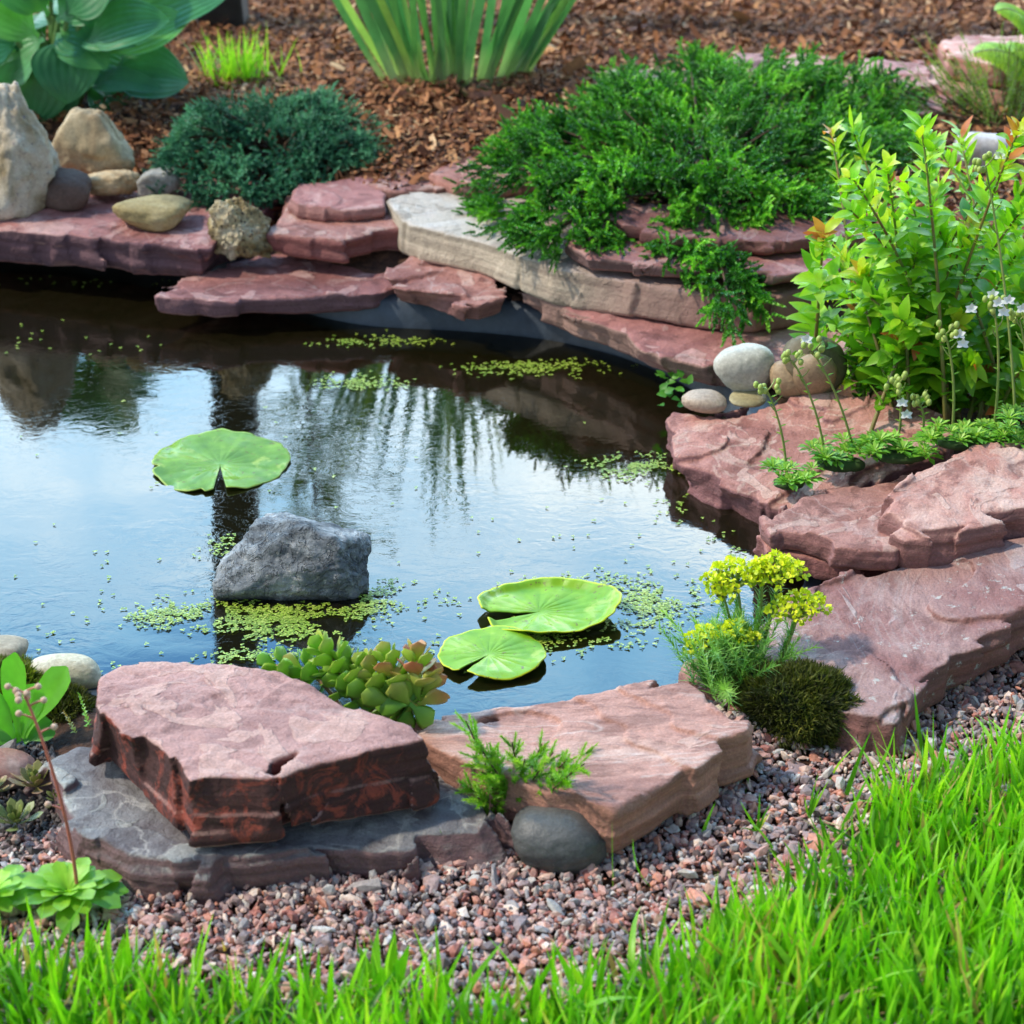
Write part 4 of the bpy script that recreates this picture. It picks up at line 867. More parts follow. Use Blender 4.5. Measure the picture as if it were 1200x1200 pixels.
def flower_stalk(t_, base_px, z, tips, flowers, depth=None):
    """one bending stalk with buds at its top; flowers: pixel positions of open white blooms"""
    st = P(*base_px, z); Y = st[1] if depth is None else depth; tp = PY(*tips, Y); c = bez(st, (st + tp) / 2 + [0.008, 0, 0.01], tp, 12)
    V, F = tubes([c] + [bez(c[-1 - j % 4], c[-1 - j % 4] + [0.006 * (-1) ** j, 0, .006], c[-1 - j % 4] + [0.010 * (-1) ** j * (0.6 + .5 * R3.rand()), R3.normal() * .004, 0.012], 4) for j in range(6)], [(0.0016, 0.0011)] + [(0.0008, 0.0006)] * 6, 6)
    s_ = make('flower_stalk', V, F, M_stalk, t_, base=st)
    V0, F0 = ICO[2]; VV, FF = [], []; nn = 0
    ends = [tp + np.array([0.012 * (R3.rand() - .5) * 2, R3.normal() * .004, (R3.rand() - .35) * 0.018]) for _ in range(9)]
    for e in ends: VV.append(V0 * [0.0031, 0.0031, 0.0042] + e); FF.append(F0 + nn); nn += len(V0)
    make('bud_cluster', np.concatenate(VV), np.concatenate(FF), M_bud, t_, base=tp)
    lf = [(c[k], unit(np.array([(-1) ** k, -.3, .8])), np.array([0, -.5, 1.]), 0.008, 0.0022, .4, .6) for k in range(2, 11)]
    foliage('stalk_foliage', build(lf, p_lance, 3, 3), LM_sax, t_, base=st)
    for fx, fy in flowers:
        c0 = PY(fx, fy, Y - 0.004); pr = []
        for k in range(5):
            a = k * 2 * pi / 5 + .3; d = unit(np.array([cos(a), -0.35, sin(a) * .7 + .35])); pr.append((c0, d, np.array([0, -1, .6]), 0.0072, 0.0052, 0.4, .5))
        fl = build(pr, p_ovate, 4, 3, 0.1); make('flower', fl[0], fl[1], M_petal, t_, base=c0)
t1, b1 = sax_clump(925, 566, .088, 46, 24, 9, 'smallest saxifrage tuft at the left end of the mat, one bud stalk')
flower_stalk(t1, (922, 560), .09, (899, 458), [])
t2, b2 = sax_clump(985, 545, .10, 70, 26, 16, 'saxifrage tuft with two tall leaning bud stalks beside the pebbles')
flower_stalk(t2, (967, 535), .105, (930, 425), []); flower_stalk(t2, (1000, 528), .105, (952, 412), [(945, 398)])
t3, b3 = sax_clump(1055, 535, .115, 80, 26, 18, 'saxifrage tuft with an open white bloom above the sloping pink slab')
flower_stalk(t3, (1052, 515), .115, (1050, 452), [(1057, 472), (1062, 486)]); flower_stalk(t3, (1080, 515), .115, (1075, 470), [])
t4, b4 = sax_clump(1140, 520, .135, 110, 26, 22, 'saxifrage mat under the lime-green shrub, tall stalk with buds')
flower_stalk(t4, (1116, 505), .135, (1108, 392), [(1124, 392), (1128, 403)])
t5, b5 = sax_clump(1230, 505, .145, 110, 24, 18, 'rightmost saxifrage mat with the high cluster of white flowers')
flower_stalk(t5, (1165, 500), .14, (1165, 362), [(1138, 362), (1170, 355), (1182, 352), (1176, 366)]); flower_stalk(t5, (1200, 495), .14, (1195, 375), [(1198, 362), (1163, 345)])
flower_stalk(t5, (1190, 495), .14, (1155, 195), [(1172, 182), (1190, 155)], depth=b5[1] + .1)

# fern fronds, top right, and a small yellow-green conifer
fb = P(1235, 120, 0.17); ft = thing('fern', fb, 'yellow-green fern arching in at the top right corner', 'fern'); pr = []; stq = []
LM_fern = leaf_mat('fern_leaf', [(0, (0.20, 0.40, 0.03)), (1, (0.36, 0.55, 0.05))], 0.5, 0.4)
for tx, ty, h in [(1142, 62, .14), (1170, 12, .2), (1200, -20, .25), (1190, 60, .12), (1225, 10, .2), (1270, 40, .2), (1300, 70, .15)]:
    tp = PY(tx, ty, fb[1] - .05); c = bez(fb, (fb + tp) / 2 + [0, 0, h * .45], tp, 26); stq.append(c)
    for k in range(3, 26):
        T = unit(c[min(25, k + 1)] - c[k - 1]); 
        for s in (-1, 1):
            o_ = unit(np.cross(T, [0, -.3, 1])) * s; l = 0.062 * sin(pi * min(1, (k / 26) ** .7 * .93 + .05)); pr.append((c[k], unit(o_ + T * .45 - [0, 0, .1]), np.array([0, -.4, 1]), l, l * .24 + .003, .5, R3.rand()))
foliage('frond', build(pr, p_lance, 5, 3, .1), LM_fern, ft, base=fb); V, F = tubes(stq, [(0.002, 0.001)] * len(stq), 5); make('stalk', V, F, M_stalk, ft, base=fb)
cb = P(1185, 152, 0.17); ct = thing('dwarf_conifer', cb, 'feathery olive-green dwarf conifer behind the grey-white boulder', 'conifer'); n = 150
B0 = cb + np.c_[R3.normal(size=n) * .05, R3.normal(size=n) * .03, R3.rand(n) * .03]; D = np.c_[(B0[:, 0] - cb[0]) * 9 + R3.normal(size=n) * .25, R3.normal(size=n) * .3 - .2, np.ones(n)]
foliage('foliage', sprigs(B0, D, 0.09 + 0.05 * R3.rand(n), 34, 0.012, 0.0022, 0.6, 0.1), leaf_mat('olive_needle', [(0, (0.06, 0.13, 0.02)), (1, (0.20, 0.30, 0.05))]), ct, base=cb)
V, F = tubes([bez(cb, (cb + B0[k]) / 2, B0[k] + unit(D[k]) * .08, 6) for k in range(0, n, 4)], [(0.002, 0.0008)] * len(range(0, n, 4)), 5); make('branch', V, F, M_twig, ct, base=cb)

# bright grass tuft behind the blue juniper
gb = P(283, 104, 0.15); n = 110; a = R3.rand(n) * 6.28
B0 = gb + np.c_[R3.normal(size=n) * .028, R3.normal(size=n) * .02, np.zeros(n)]; D = np.c_[R3.normal(size=n) * .28, R3.normal(size=n) * .2, np.ones(n)]
go = foliage('grass_tuft', ribbons(B0, D, np.c_[np.cos(a), np.sin(a), a * 0], 0.05 + .06 * R3.rand(n), 0.004, R3.normal(size=n) * .5, p_blade, 5, 2), leaf_mat('tuft_grass', [(0, (0.15, 0.38, 0.03)), (1, (0.36, 0.60, 0.05))], .5, .45)); tag(go, 'bright yellow-green grass tuft behind the blue-green juniper', 'grass tuft')

# euphorbia with yellow heads
eb = P(854, 800, 0.045); et = thing('cypress_spurge', eb, 'cypress spurge with yellow-green flower heads beside the moss cushion', 'spurge')
LM_eu = leaf_mat('spurge_leaf', [(0, (0.08, 0.22, 0.04)), (0.6, (0.20, 0.42, 0.08)), (1, (0.34, 0.54, 0.10))], .5, .3)
M_yel = leaf_mat('spurge_bract', [(0, (0.34, 0.52, 0.02)), (0.5, (0.66, 0.78, 0.02)), (1, (0.88, 0.86, 0.04))], .5, .3, tcol=(1.1, 1.1, .4))
heads = [((862, 676), 34, (868, 780)), ((914, 668), 30, (885, 780)), ((937, 712), 34, (905, 790)), ((861, 746), 26, (860, 800)), ((826, 752), 22, (845, 800)), ((893, 672), 14, (880, 780)), ((845, 690), 14, (862, 780))]
pths = []; parts = []
for i, (hp, wd, bp) in enumerate(heads):
    st = P(*bp, 0.045); tp = PY(*hp, st[1] + .01); c = bez(st, (st + tp) / 2 + [0.006, 0, 0], tp, 10); pths.append(c); d_ = unit(tp - st)
    L_ = np.linalg.norm(tp - st); parts.append(sprigs([st], [d_], [L_ * .98], 100, 0.016, 0.0026, 1.05, 0.03, 2, start=0.25, tip=.3))
    k = ppm(tp); pr = []; rw = wd * 1.0 / k
    ns_ = 7 + int(wd / 3); 
    for g_ in range(ns_):
        ga = g_ * 2.4; gr = rw * math.sqrt((g_ + .4) / ns_); gc = tp + np.array([cos(ga) * gr, sin(ga) * gr * .8, 0.014 * (1 - (gr / rw) ** 2) - .004 + R3.normal() * .002])
        pths.append(bez(tp - d_ * .012, (tp + gc) / 2 - [0, 0, .004], gc, 5))
        for j in range(20):
            dv = unit(R3.normal(size=3) + [0, -.2, .7]); c0 = gc + dv * .0042
            pr.append((c0, unit(dv + R3.normal(size=3) * .6), unit(dv + [0, 0, .4]), 0.0046, 0.0046, R3.normal() * .3, np.clip(R3.rand() * .6 + .4 * (dv[2] > .3), 0, 1)))
    foliage('flower_head', build(pr, p_ovate, 3, 3, .2), M_yel, et, base=tp)
n = 60; B0 = eb + np.c_[R3.normal(size=n) * .020, R3.normal(size=n) * .014, np.zeros(n)]; D = np.c_[R3.normal(size=n) * .30 - .05, R3.normal(size=n) * .3 + .05, np.ones(n) * .8]
parts.append(sprigs(B0, D, 0.045 + .03 * R3.rand(n), 60, 0.018, 0.0025, 1.0, .3, 2, tip=.4))
foliage('foliage', join(parts), LM_eu, et, base=eb); V, F = tubes(pths, [(0.0018, 0.0013)] * len(pths)); make('stem', V, F, M_stalk, et, base=eb)

# moss cushions
LM_moss = leaf_mat('moss', [(0, (0.03, 0.035, 0.006)), (0.5, (0.09, 0.11, 0.010)), (1, (0.26, 0.26, 0.03))], .7, .2)
def moss(x0, y0, x1, y1, zb, label, n, seed, mat=LM_moss):
    c = P((x0 + x1) / 2, (y0 + y1) / 2, zb + .015); k = ppm(c); W = (x1 - x0) / k / 2; H = (y1 - y0) / k; W *= .93; D_ = W * .8; sz = math.sqrt(max(1e-4, H * H - (2 * D_ * .5) ** 2)) / .87 * .5
    c = P((x0 + x1) / 2, (y0 + y1) / 2, zb + sz * .5); V0, F0 = ICO[5]; r = 1 + .24 * fbm(V0 * 1.7 + seed, 3); Q = V0 * r[:, None] * [W, D_, sz * 1.05] + c
    t_ = thing('moss_cushion', c - [0, 0, sz], label, 'moss')
    R = np.random.RandomState(seed); i = R.randint(len(Q), size=n); nr_ = unit((Q[i] - c) / np.array([W, D_, sz]) ** 2 * W * W)
    i = i[nr_[:, 2] > -.35]; nr_ = nr_[nr_[:, 2] > -.35]
    d = nr_ + R.normal(size=nr_.shape) * .35 + [0, 0, .12]; rn = np.clip(.35 + .4 * fbm(Q[i] * 30, 2) + .25 * nr_[:, 2] * 0 + R.normal(size=len(i)) * .2, 0, 1)
    foliage('frond', ribbons(Q[i] + R.normal(size=d.shape) * .001, d, R.normal(size=d.shape), .0065 + .0045 * R.rand(len(i)), .0020, R.normal(size=len(i)) * .6, p_needle, 2, 2, 0, rn), mat, t_, base=c)
    make('mound', Q, F0, plain_mat('moss_base', (0.010, 0.015, 0.004), (0.035, 0.045, 0.010), 90, .95, 1.0, .004), t_, base=c)
moss(862, 782, 1004, 892, 0.01, 'dark olive moss cushion on the gravel in front of the spurge', 16000, 5)
LM_moss2 = leaf_mat('bright_moss', [(0, (0.05, 0.07, 0.006)), (0.5, (0.13, 0.17, 0.010)), (1, (0.30, 0.32, 0.02))], .7, .25)
moss(-40, 780, 60, 850, 0.02, 'bright yellow-green moss cushion at the left edge behind the glossy leaves', 8000, 6, LM_moss2)
moss(40, 812, 110, 862, 0.015, 'small dark moss cushion under the cream cobble', 6000, 7)

# heather
hb2 = P(607, 948, 0.03); ht = thing('heather', hb2, 'small feathery green heather between the front slabs', 'heather')
LM_he = leaf_mat('heather_leaf', [(0, (0.08, 0.24, 0.015)), (0.5, (0.20, 0.44, 0.02)), (1, (0.40, 0.60, 0.06))], .5, .3)
tipsH = [(546, 845), (560, 872), (578, 880), (600, 870), (635, 872), (648, 882), (690, 880), (685, 895), (670, 905), (540, 920), (565, 905), (590, 895), (615, 890), (630, 905), (650, 910), (560, 935), (660, 925), (600, 915), (585, 920), (640, 930), (575, 950), (600, 945), (625, 950), (555, 890), (665, 890)]
B0, D, LL = [], [], []; pthh = []
for i, (tx, ty) in enumerate(tipsH):
    st = hb2 + [R3.normal() * .008, R3.normal() * .006, 0]; tp = PY(tx, ty, hb2[1] - .01 + R3.normal() * .015); v = tp - st; l = np.linalg.norm(v); B0.append(st); D.append(v); LL.append(l); pthh.append(np.array([st, st + v * .5, tp]))
    for s in range(16):
        u = .15 + .05 * s; o_ = R3.normal(size=3); B0.append(st + v * u); D.append(unit(v) + unit(o_) * .7 + [0, 0, .15]); LL.append(max(.016, l * .28 * (1 - u * .4)))
foliage('foliage', sprigs(np.array(B0), np.array(D), np.array(LL), 40, 0.0066, 0.0019, .8, .1, 1), LM_he, ht, base=hb2); V, F = tubes(pthh, [(.0012, .0007)] * len(pthh), 5); make('stem', V, F, M_twig, ht, base=hb2)

# stonecrop over the water
LM_sed = leaf_mat('stonecrop_leaf', [(0, (0.16, 0.42, 0.04)), (0.5, (0.34, 0.54, 0.06)), (0.75, (0.46, 0.46, 0.10)), (1, (0.52, 0.20, 0.10))], .35, .25)
sb2 = P(492, 858, 0.08); st_ = thing('stonecrop', sb2, 'succulent stonecrop with reddish leaf tips between the front slabs and the water', 'stonecrop')
def fat_leaves(parts):
    """thick succulent leaves: lens-shaped, 6 rings"""
    Vs, Fs, rs = [], [], []; n0 = 0; U = 7; K = 8; u = np.linspace(0, 1, U); pf = np.array([p_spat(x) for x in u]) ; pf[-1] = .05; ang = np.linspace(0, 2 * pi, K, endpoint=False)
    for b, d, nr_, l, w_, bd, rn in parts:
        d = unit(d); nr_ = unit(nr_ - d * (nr_ @ d)); s = np.cross(d, nr_); th = bd * u; pos = b + np.outer(np.sin(th) / (bd + 1e-6), d) * l - np.outer((1 - np.cos(th)) / (bd + 1e-6), nr_) * l
        nn = np.outer(np.cos(th), nr_) + np.outer(np.sin(th), d); ring = pos[:, None] + (pf * w_ / 2)[:, None, None] * (s[None, None] * np.cos(ang)[None, :, None] + nn[:, None] * (np.sin(ang) * .09 + .12 * np.cos(ang) ** 2)[None, :, None])
        idx = np.arange(U * K).reshape(U, K) + n0; nx_ = np.roll(idx, -1, 1); Fs.append(np.stack([idx[:-1], nx_[:-1], nx_[1:], idx[1:]], -1).reshape(-1, 4)); Vs.append(ring.reshape(-1, 3)); rs.append(np.clip(rn + .35 * (np.repeat(u, K) - .5), 0, 1)); n0 += U * K
    V = np.concatenate(Vs); return V, np.concatenate(Fs), np.concatenate(rs), np.zeros(len(V)), np.zeros(len(V))
sp_heads = [((380, 762), .42, 13, (420, 835)), ((350, 782), .30, 9, (400, 830)), ((405, 775), .35, 10, (430, 840)), ((430, 782), .6, 14, (455, 845)), ((455, 775), .6, 12, (470, 848)), ((488, 772), .75, 14, (490, 850)), ((502, 798), .8, 12, (492, 850)), ((470, 800), .5, 14, (480, 850)), ((440, 812), .35, 14, (460, 850)), ((470, 825), .3, 12, (480, 852)), ((415, 800), .3, 12, (440, 845)), ((395, 790), .35, 10, (430, 840)), ((322, 780), .15, 8, (380, 825))]
pr, ps = [], []
for (hx, hy), rn, nl_, bp in sp_heads:
    st0 = P(*bp, 0.075); tp = PY(hx, hy, st0[1] + .02); c = bez(st0, (st0 + tp) / 2 + [0, 0, .015], tp, 12); ps.append(c); T = unit(c[-1] - c[-3])
    for k in range(nl_ + 3):
        t = k / (nl_ + 2); a = k * 2.4; u = unit(np.cross(T, [.3, 1, .2])); v = np.cross(T, u); rad_ = u * cos(a) + v * sin(a); el = .10 + .9 * t; d = rad_ * cos(el) + T * sin(el); pos = c[-1] - T * .028 * (1 - t)
        l = .031 * (1 - .35 * t); pr.append((pos, d, T * cos(el) - rad_ * sin(el), l, l * .66, -.35, np.clip(rn - .02 + R3.normal() * .13, 0, 1)))
foliage('foliage', fat_leaves(pr), LM_sed, st_, base=sb2); V, F = tubes(ps, [(.0022, .0016)] * len(ps)); make('stem', V, F, plain_mat('pink_stem', (0.30, 0.16, 0.10), (0.36, 0.22, 0.12), 30, .5), st_, base=sb2)

# glossy leaved plant, rosettes and sprig, left front
LM_gl = leaf_mat('glossy_leaf', [(0, (0.06, 0.26, 0.03)), (1, (0.16, 0.44, 0.04))], .25, .35)
bb = P(25, 880, .02); bt = thing('bergenia', bb, 'plant with glossy spoon-shaped leaves at the left edge', 'bergenia')
for tp_, w_, rn in [((74, 798), .027, .8), ((10, 792), .025, .6), ((-20, 830), .026, .3), ((64, 862), .026, .2), ((8, 862), .028, .1), ((40, 815), .028, .5), ((-25, 870), .03, .4)]:
    tp = PY(*tp_, bb[1] + R3.normal() * .01); v = tp - bb
    foliage('leaf', ribbons([bb + v * .1 + [0, 0, .008]], [v + [0, 0, .01]], [np.array([-.2, -1, .8])], [np.linalg.norm(v) * .95], [w_], [.35], p_spat, 10, 5, .22, np.array([rn])), LM_gl, bt, base=bb)
rb_ = P(82, 1062, .02); rt = thing('saxifrage', rb_, 'fresh green saxifrage rosette with a tall red flower stalk', 'saxifrage'); pr = []
rosette(rb_ + [0, 0, .012], .046, 34, .42, pr, R3, 1.0, bend=.7); foliage('foliage', build(pr, p_spat, 7, 5, .2), leaf_mat('rosette_leaf', [(0, (0.12, 0.34, 0.02)), (1, (0.36, 0.62, 0.05))], .45, .35), rt, base=rb_)
tpp = PY(28, 812, rb_[1] + .03); s0 = PY(90, 1035, rb_[1]); c = bez(s0, PY(78, 930, rb_[1] + .01), tpp, 16)
bits = [c] + [bez(c[k], c[k] + [.004 * s, 0, .004], c[k] + [.012 * s, 0, .006], 4) for k, s in ((6, -1), (13, -1), (14, 1), (15, -1), (15, 1), (12, 1))]
V, F = tubes(bits, [(.0017, .0011)] + [(.0009, .0007)] * 6); make('flower_stalk', V, F, plain_mat('red_stalk', (0.42, 0.10, 0.07), (0.50, 0.16, 0.10), 30, .5), rt, base=s0)
V0, F0 = ICO[2]; VV = [V0 * .0028 + b_[-1] for b_ in bits[1:]] + [V0 * .003 + tpp + R3.normal(size=3) * .003 for _ in range(5)]; make('bud_cluster', np.concatenate(VV), np.concatenate([F0 + k * len(V0) for k in range(len(VV))]), plain_mat('pink_bud', (.5, .3, .2), (.62, .45, .33), 60), rt, base=tpp)
rb3 = P(-8, 1062, .02); pr = []; rosette(rb3 + [0, 0, .01], .042, 30, .42, pr, R3, 1.0, bend=.7); o = foliage('rosette_plant', build(pr, p_spat, 7, 5, .2), leaf_mat('rosette_leaf', [(0, (0.12, 0.34, 0.02)), (1, (0.36, 0.62, 0.05))], .45, .35)); tag(o, 'green leaf rosette cut by the left edge, without a stalk', 'rosette')
LM_hl = leaf_mat('houseleek_leaf', [(0, (0.10, 0.13, 0.05)), (0.6, (0.26, 0.30, 0.07)), (1, (0.34, 0.20, 0.13))], .45, .15)
for (x, y, r, lb) in [(20, 972, .026, 'yellow-green houseleek rosette nearest the lawn in the dark soil'), (44, 928, .028, 'reddish houseleek rosette below the red cobble'), (-8, 935, .022, 'houseleek cut by the left edge'), (70, 945, .014, 'tiny houseleek offset against the grey-violet slab')]:
    c = P(x, y, .02); pr = []; rosette(c + [0, 0, .006], r, 22, .38, pr, R3, 1.15, bend=-.4, rn=(.9 if y < 940 else .2, .4)); o = foliage('houseleek', fat_leaves([(a_, b_, c_, d_, e_, f_, np.clip(g_, 0, 1)) for a_, b_, c_, d_, e_, f_, g_ in pr]), LM_hl); tag(o, lb, 'houseleek')
sp0 = P(118, 862, .03); n = 3; o = foliage('stonecrop_sprig', sprigs([sp0, sp0 + [-.022, 0, 0], sp0 + [-.012, .01, 0]], [[0.05, 0, 1], [-.3, 0, 1], [-.1, 0, 1]], [.036, .028, .04], 40, .0045, .003, 1.0, .1, 2, prof=p_ovate), LM_sed); tag(o, 'tiny green stonecrop sprig beside the thick red slab', 'sprig')
# small seedling at the right bank
wb = P(800, 452, .07); pr = []
for k in range(34):
    c = P(768 + 52 * R3.rand(), 432 + 48 * R3.rand(), .06) + [0, 0, .02 * R3.rand()]; a = R3.rand() * 6.28; pr.append((c, np.array([cos(a), sin(a) * .6 - .3, .5]), np.array([0, -.5, 1.]), .014, .009, .4, R3.rand()))
o = foliage('creeping_weed', build(pr, p_ovate, 4, 3, .2), leaf_mat('weed_leaf', [(0, (0.05, 0.22, 0.02)), (1, (0.15, 0.42, 0.04))])); tag(o, 'small bright weed hanging at the water edge left of the pebbles', 'weed')

# ================================================================== WATER LILY PADS AND DUCKWEED
def pad_mat(c1, c2, c3):
    m, N, L, B = newmat('lily_leaf'); tc = N.new('ShaderNodeTexCoord'); v = tc.outputs['Object']
    col = ramp(N, L, noise(N, L, v, 18, 5, .6, .4), [(0.35, c1), (0.6, c2)])
    at = N.new('ShaderNodeAttribute'); at.attribute_name = 'rim'; col = mixc(N, L, ramp(N, L, at.outputs['Fac'], [(0.965, (0, 0, 0)), (0.995, (1, 1, 1))]), col, c3)
    av = N.new('ShaderNodeAttribute'); av.attribute_name = 'vein'; vn = ramp(N, L, av.outputs['Fac'], [(0.90, (0, 0, 0)), (1, (1, 1, 1))])
    col = mixc(N, L, mathn(N, L, 'MULTIPLY', vn, .22), col, c3)
    sp_ = noise(N, L, v, 130, 4, .7); col = mixc(N, L, ramp(N, L, sp_, [(0.61, (0, 0, 0)), (0.65, (.9, .9, .9))]), col, (0.13, 0.11, 0.03))
    col = mixc(N, L, ramp(N, L, noise(N, L, v, 35, 5, .65, .8), [(0.56, (0, 0, 0)), (0.68, (.6, .6, .6))]), col, (0.40, 0.50, 0.10))
    L.new(col, B.inputs['Base Color']); wet = noise(N, L, v, 14, 3, .5)
    L.new(ramp(N, L, wet, [(0.45, (.55, .55, .55)), (0.66, (.16, .16, .16))]), B.inputs['Roughness']); B.inputs['Specular IOR Level'].default_value = .35
    L.new(bump(N, L, av.outputs['Fac'], .35, .002, bump(N, L, noise(N, L, v, 60, 4), .3, .003)), B.inputs['Normal']); return m
def pad(x0, y0, x1, y1, notch, gap, mat, label, cup=0.0, tilt=0.0, wav=0.002, zc=0.003, seed=0, lift=0.0, fold=0.0, fold_a=0.0):
    c = P((x0 + x1) / 2, (y0 + y1) / 2, WZ + zc); k = ppm(c); rx = (x1 - x0) / k / 2; v = c - CAMP; ry = (y1 - y0) / k / 2 / sin(math.atan2(-v[2], v[1]))
    NR, NA = 26, 150; a = notch + gap + np.linspace(0, 2 * pi - 2 * gap, NA); r = np.linspace(0, 1, NR)
    Rr, Aa = np.meshgrid(r, a, indexing='ij'); lob = 1 - .10 * np.exp(-(np.minimum(Aa - notch, 2 * pi - (Aa - notch)) / .35) ** 2) + .02 * np.sin(Aa * 3 + seed) + .008 * np.sin(Aa * 11 + seed) + .03 * perlin(np.stack([np.cos(Aa) * 6, np.sin(Aa) * 6, Aa * 0 + seed], -1)) - .12 * smooth(.5, .75, perlin(np.stack([np.cos(Aa) * 3.5, np.sin(Aa) * 3.5, Aa * 0 + seed + 9], -1)))
    # the leaf base sits a little off the centre, towards the notch
    X = Rr * lob * np.cos(Aa) * rx * (1) ; Y = Rr * lob * np.sin(Aa) * ry
    ox, oy = cos(notch) * rx * .12 * (1 - r[:, None]), sin(notch) * ry * .12 * (1 - r[:, None]); X = X + ox; Y = Y + oy
    Z = wav * np.sin(Aa * 4 + seed) * Rr ** 2 + cup * smooth(.82, 1, Rr) + lift * Rr ** 2 * np.maximum(0, np.cos(Aa - fold_a)) ** 2 + .0022 * perlin(np.stack([X * 28, Y * 28, X * 0 + seed], -1)) + .0010 * perlin(np.stack([X * 70, Y * 70, X * 0 + seed], -1)) - tilt * Y
    Z = Z + fold * np.abs(np.sin(Aa - notch)) * Rr
    V = np.stack([X, Y, Z], -1).reshape(-1, 3) + c; n0 = len(V); ix = np.arange(NR * NA).reshape(NR, NA)
    F = np.stack([ix[:-1, :-1], ix[1:, :-1], ix[1:, 1:], ix[:-1, 1:]], -1).reshape(-1, 4)
    vein = np.abs(np.cos((Aa - notch) * 9.5)) ** 1 * smooth(.05, .25, Rr) * (1 - .4 * Rr)
    o = make('lily_pad', V, F, mat, base=c, attrs={'rim': Rr.ravel(), 'vein': vein.ravel()}); tag(o, label, 'lily pad', 'lily pads')
    md = o.modifiers.new('s', 'SOLIDIFY'); md.thickness = .0012; md.offset = -1; return o
PM1 = pad_mat((0.07, 0.19, 0.012), (0.17, 0.34, 0.03), (0.30, 0.44, 0.07)); PM2 = pad_mat((0.10, 0.28, 0.006), (0.23, 0.43, 0.012), (0.58, 0.66, 0.02))
pad(178, 504, 338, 576, -1.45, .10, PM1, 'round lily pad floating alone behind the blue-grey rock', seed=1, wav=.0022)
pad(556, 684, 726, 746, 3.45, .16, PM2, 'largest bright lily pad with an upturned yellow rim on the right', seed=2, cup=.006, wav=.002, lift=.010, fold_a=.1, tilt=-.02, zc=.006)
pad(514, 734, 640, 794, -2.2, .10, PM2, 'smaller split lily pad overlapping the front of the yellow-rimmed one', seed=3, wav=.0025, zc=.008)
# duckweed: tiny floating leaves in loose rafts
R4 = np.random.RandomState(12); pts = []
def raft(cx, cy, sx, sy, n, rot=0.0):
    n = int(n * (1.15 if sx * sy < 1500 else .45))
    a, b = R4.normal(size=n) * sx, R4.normal(size=n) * sy; x = cx + a * cos(rot) - b * sin(rot); y = cy + a * sin(rot) + b * cos(rot)
    for i in range(n):
        p_ = P(x[i], y[i], WZ + .0015); pts.append(p_)
for r_ in [(330, 728, 34, 12, 620), (245, 722, 40, 9, 330), (185, 722, 22, 7, 90), (430, 708, 30, 9, 260, -.2), (470, 695, 30, 7, 90), (690, 690, 45, 12, 240), (755, 712, 26, 16, 300), (780, 700, 30, 10, 120), (600, 432, 34, 5, 150), (650, 430, 34, 5, 140), (745, 548, 26, 8, 260), (730, 545, 18, 6, 80),
          (400, 400, 18, 3, 60), (470, 400, 22, 4, 80), (415, 448, 20, 5, 140), (455, 450, 16, 3, 40), (290, 768, 30, 4, 90), (520, 760, 60, 14, 40), (660, 750, 60, 12, 120), (620, 748, 20, 5, 120), (260, 640, 14, 8, 40), (850, 640, 14, 10, 26), (200, 560, 150, 60, 70), (500, 650, 200, 60, 90), (90, 720, 70, 40, 60), (720, 640, 80, 60, 50), (60, 400, 60, 10, 40), (100, 330, 90, 4, 40), (480, 690, 220, 30, 120), (800, 590, 30, 16, 30), (250, 780, 90, 12, 30)]: raft(*r_)
pts = np.array(pts); cl = fbm(np.c_[pts[:, :2] * 26, pts[:, :1] * 0], 2); pts = pts[cl > -.22]; pts = pts[poly_sd(pts[:, 0], pts[:, 1], POND) < -.005]
n = len(pts); a = R4.rand(n) * 6.28; D = np.c_[np.cos(a), np.sin(a), np.zeros(n)]; parts = []
for s, sz in ((0, 1), (2.1, .8), (4.2, .7)):
    D = np.c_[np.cos(a + s), np.sin(a + s), np.full(n, .04)]; parts.append(ribbons(pts + [0, 0, .0006 * s * .3], D, np.c_[np.zeros((n, 2)), np.ones(n)], .0032 * sz * (.7 + .6 * R4.rand(n)), .0028 * sz, .1, p_ovate, 3, 2, 0, R4.rand(n)))
dw = foliage('duckweed', join(parts), leaf_mat('duckweed_leaf', [(0, (0.14, 0.24, 0.02)), (0.6, (0.30, 0.44, 0.04)), (1, (0.50, 0.58, 0.12))], .4, .1), base=(0, 0, 0)); tag(dw, 'loose rafts of tiny green duckweed on the water', 'duckweed', kind='stuff')

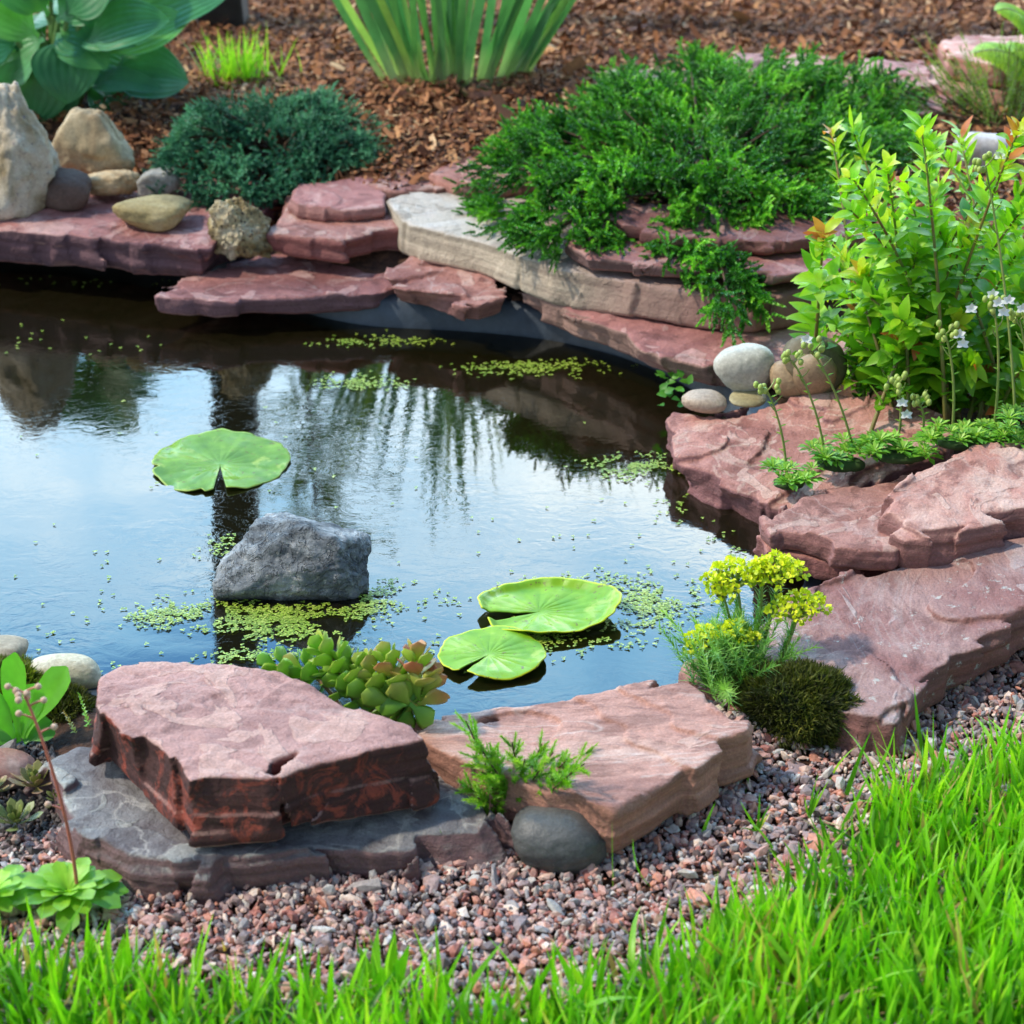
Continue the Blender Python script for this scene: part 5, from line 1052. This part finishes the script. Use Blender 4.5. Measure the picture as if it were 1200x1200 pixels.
# ================================================================== LAWN
R5 = np.random.RandomState(31)
LAWN = [(-300, 1135), (0, 1138), (120, 1150), (300, 1165), (450, 1172), (560, 1182), (700, 1165), (800, 1130), (880, 1075), (950, 1010), (1010, 960), (1080, 925), (1200, 885), (1500, 800), (1700, 1100), (1500, 1500), (-300, 1500)]
q = pts_in(LAWN, FRONT_Z, 30000, R5); LW = np.array([P(x, y, FRONT_Z)[:2] for x, y in LAWN]); sdl = -poly_sd(q[:, 0], q[:, 1], LW)
kp = R5.rand(len(q)) < (.25 + .75 * smooth(0, .05, sdl)); q = q[kp]; sdl = sdl[kp]
def grass(q, hmin, hvar, w, seed, lean=.3):
    n = len(q); a = R5.rand(n) * 6.28; cl = fbm(np.c_[q * 9, q[:, :1] * 0 + seed], 2)
    D = np.c_[R5.normal(size=n) * lean, R5.normal(size=n) * lean + .1, np.ones(n)]; nr = np.c_[np.cos(a), np.sin(a), np.zeros(n)]; nr[:, 1] -= .6
    H = (hmin + hvar * R5.rand(n) ** 1.6) * (1 + .3 * cl); W = w * (.55 + .7 * R5.rand(n))
    return ribbons(np.c_[q, np.full(n, FRONT_Z - .002)], D, nr, H, W, R5.normal(size=n) * .55 + .2, p_blade, 6, 3, .25, np.clip(.5 + R5.normal(size=n) * .25 + .25 * cl, 0, 1))
hh = .8 + .2 * smooth(0, .06, sdl)
pg = [grass(q, .030, .052, .0062, 1)]
th = pts_in(LAWN, FRONT_Z, 5000, R5); tn = len(th); ta = R5.rand(tn) * 6.28
thd = ribbons(np.c_[th, np.full(tn, FRONT_Z + .004) + .012 * R5.rand(tn)], np.c_[np.cos(ta), np.sin(ta), R5.normal(size=tn) * .3], np.c_[np.zeros((tn, 2)), np.ones(tn)], .02 + .03 * R5.rand(tn), .0026, R5.normal(size=tn) * .8, p_blade, 4, 2)
fo = foliage('dry_thatch', thd, leaf_mat('straw', [(0, (0.22, 0.15, 0.06)), (1, (0.48, 0.38, 0.18))], .7, .2), base=(0, 0, 0)); tag(fo, 'dry straw-coloured thatch at the foot of the lawn', 'thatch', kind='stuff')
# stray blades on the gravel
sx = pts_in([(640, 1060), (800, 960), (900, 900), (1000, 900), (1180, 800), (1300, 760), (1300, 1000), (900, 1150), (500, 1190), (300, 1170), (-100, 1140), (-100, 1100), (640, 1110)], FRONT_Z, 130, R5); pg.append(grass(sx, .03, .07, .0045, 3, .35))
LM_gr = leaf_mat('lawn_grass', [(0, (0.05, 0.18, 0.012)), (0.4, (0.15, 0.43, 0.015)), (0.75, (0.28, 0.62, 0.02)), (0.94, (0.42, 0.66, 0.03)), (0.97, (0.50, 0.48, 0.10)), (1, (0.45, 0.30, 0.12))], .4, .45, tcol=(1.25, 1.3, .4))
lw = foliage('lawn_grass', join(pg), LM_gr, base=(0, 0, 0)); tag(lw, 'bright green lawn grass in the foreground', 'grass', kind='stuff')
# single weeds and grass shoots standing on the gravel
for (x, y, z_, h, lb) in [(948, 958, .02, .045, 'single thin grass shoot on the gravel below the moss cushion'), (522, 1006, .02, .030, 'little grass shoot in front of the grey-violet slab'), (888, 975, .02, .05, 'pale grass shoot on the gravel right of the salmon-pink slab'), (1030, 868, .02, .018, 'small green seedling at the foot of the big long slab')]:
    c = P(x, y, z_); n = 6; D = np.c_[R5.normal(size=n) * .5, R5.normal(size=n) * .3, np.ones(n)]; D[0] = [0, 0, 1]; Ls = h * (.35 + .5 * R5.rand(n)); Ls[0] = h
    o = foliage('grass_shoot', ribbons(np.tile(c, (n, 1)), D, R5.normal(size=(n, 3)), Ls, .0026, .4, p_blade, 5, 2, 0), LM_gr); tag(o, lb, 'grass shoot')
for (x, y, lb) in [(860, 1120, 'dark green broad leaf weed in the lawn edge below the gravel'), (445, 1172, 'upright broad pale leaf at the lawn edge left of the middle'), (130, 1160, 'broad-leaved clump in the lawn at the lower left')]:
    c = P(x, y, FRONT_Z); pr = []
    for k in range(7): a = k * 2.4; pr.append((c + [cos(a) * .006, sin(a) * .006, 0], np.array([cos(a) * .35, sin(a) * .35, 1]), np.array([sin(k * 3.), -1, .3]), .035 + .02 * R5.rand(), .011, .3, .25 + .4 * R5.rand()))
    o = foliage('broadleaf_weed', build(pr, p_lance, 7, 3, .2), LM_gr); tag(o, lb, 'weed')

# ================================================================== group phrases for repeated kinds
GR = {'stone slab': 'flat sandstone slabs edging the pond', 'pebble': 'round river pebbles on the right bank', 'boulder': 'larger boulders round the pond', 'stone': 'small stones on and behind the bank',
      'rock': 'rocks in and under the pond water', 'cobble': 'cobbles at the front bank', 'saxifrage': 'saxifrage tufts', 'houseleek': 'houseleek rosettes', 'grass shoot': 'grass shoots on the gravel', 'weed': 'small weeds', 'moss': 'moss cushions', 'juniper': 'low junipers'}
for o in list(COL.objects):
    if o.parent is None and o.get('category') in GR and not o.get('group'): o['group'] = GR[o['category']]
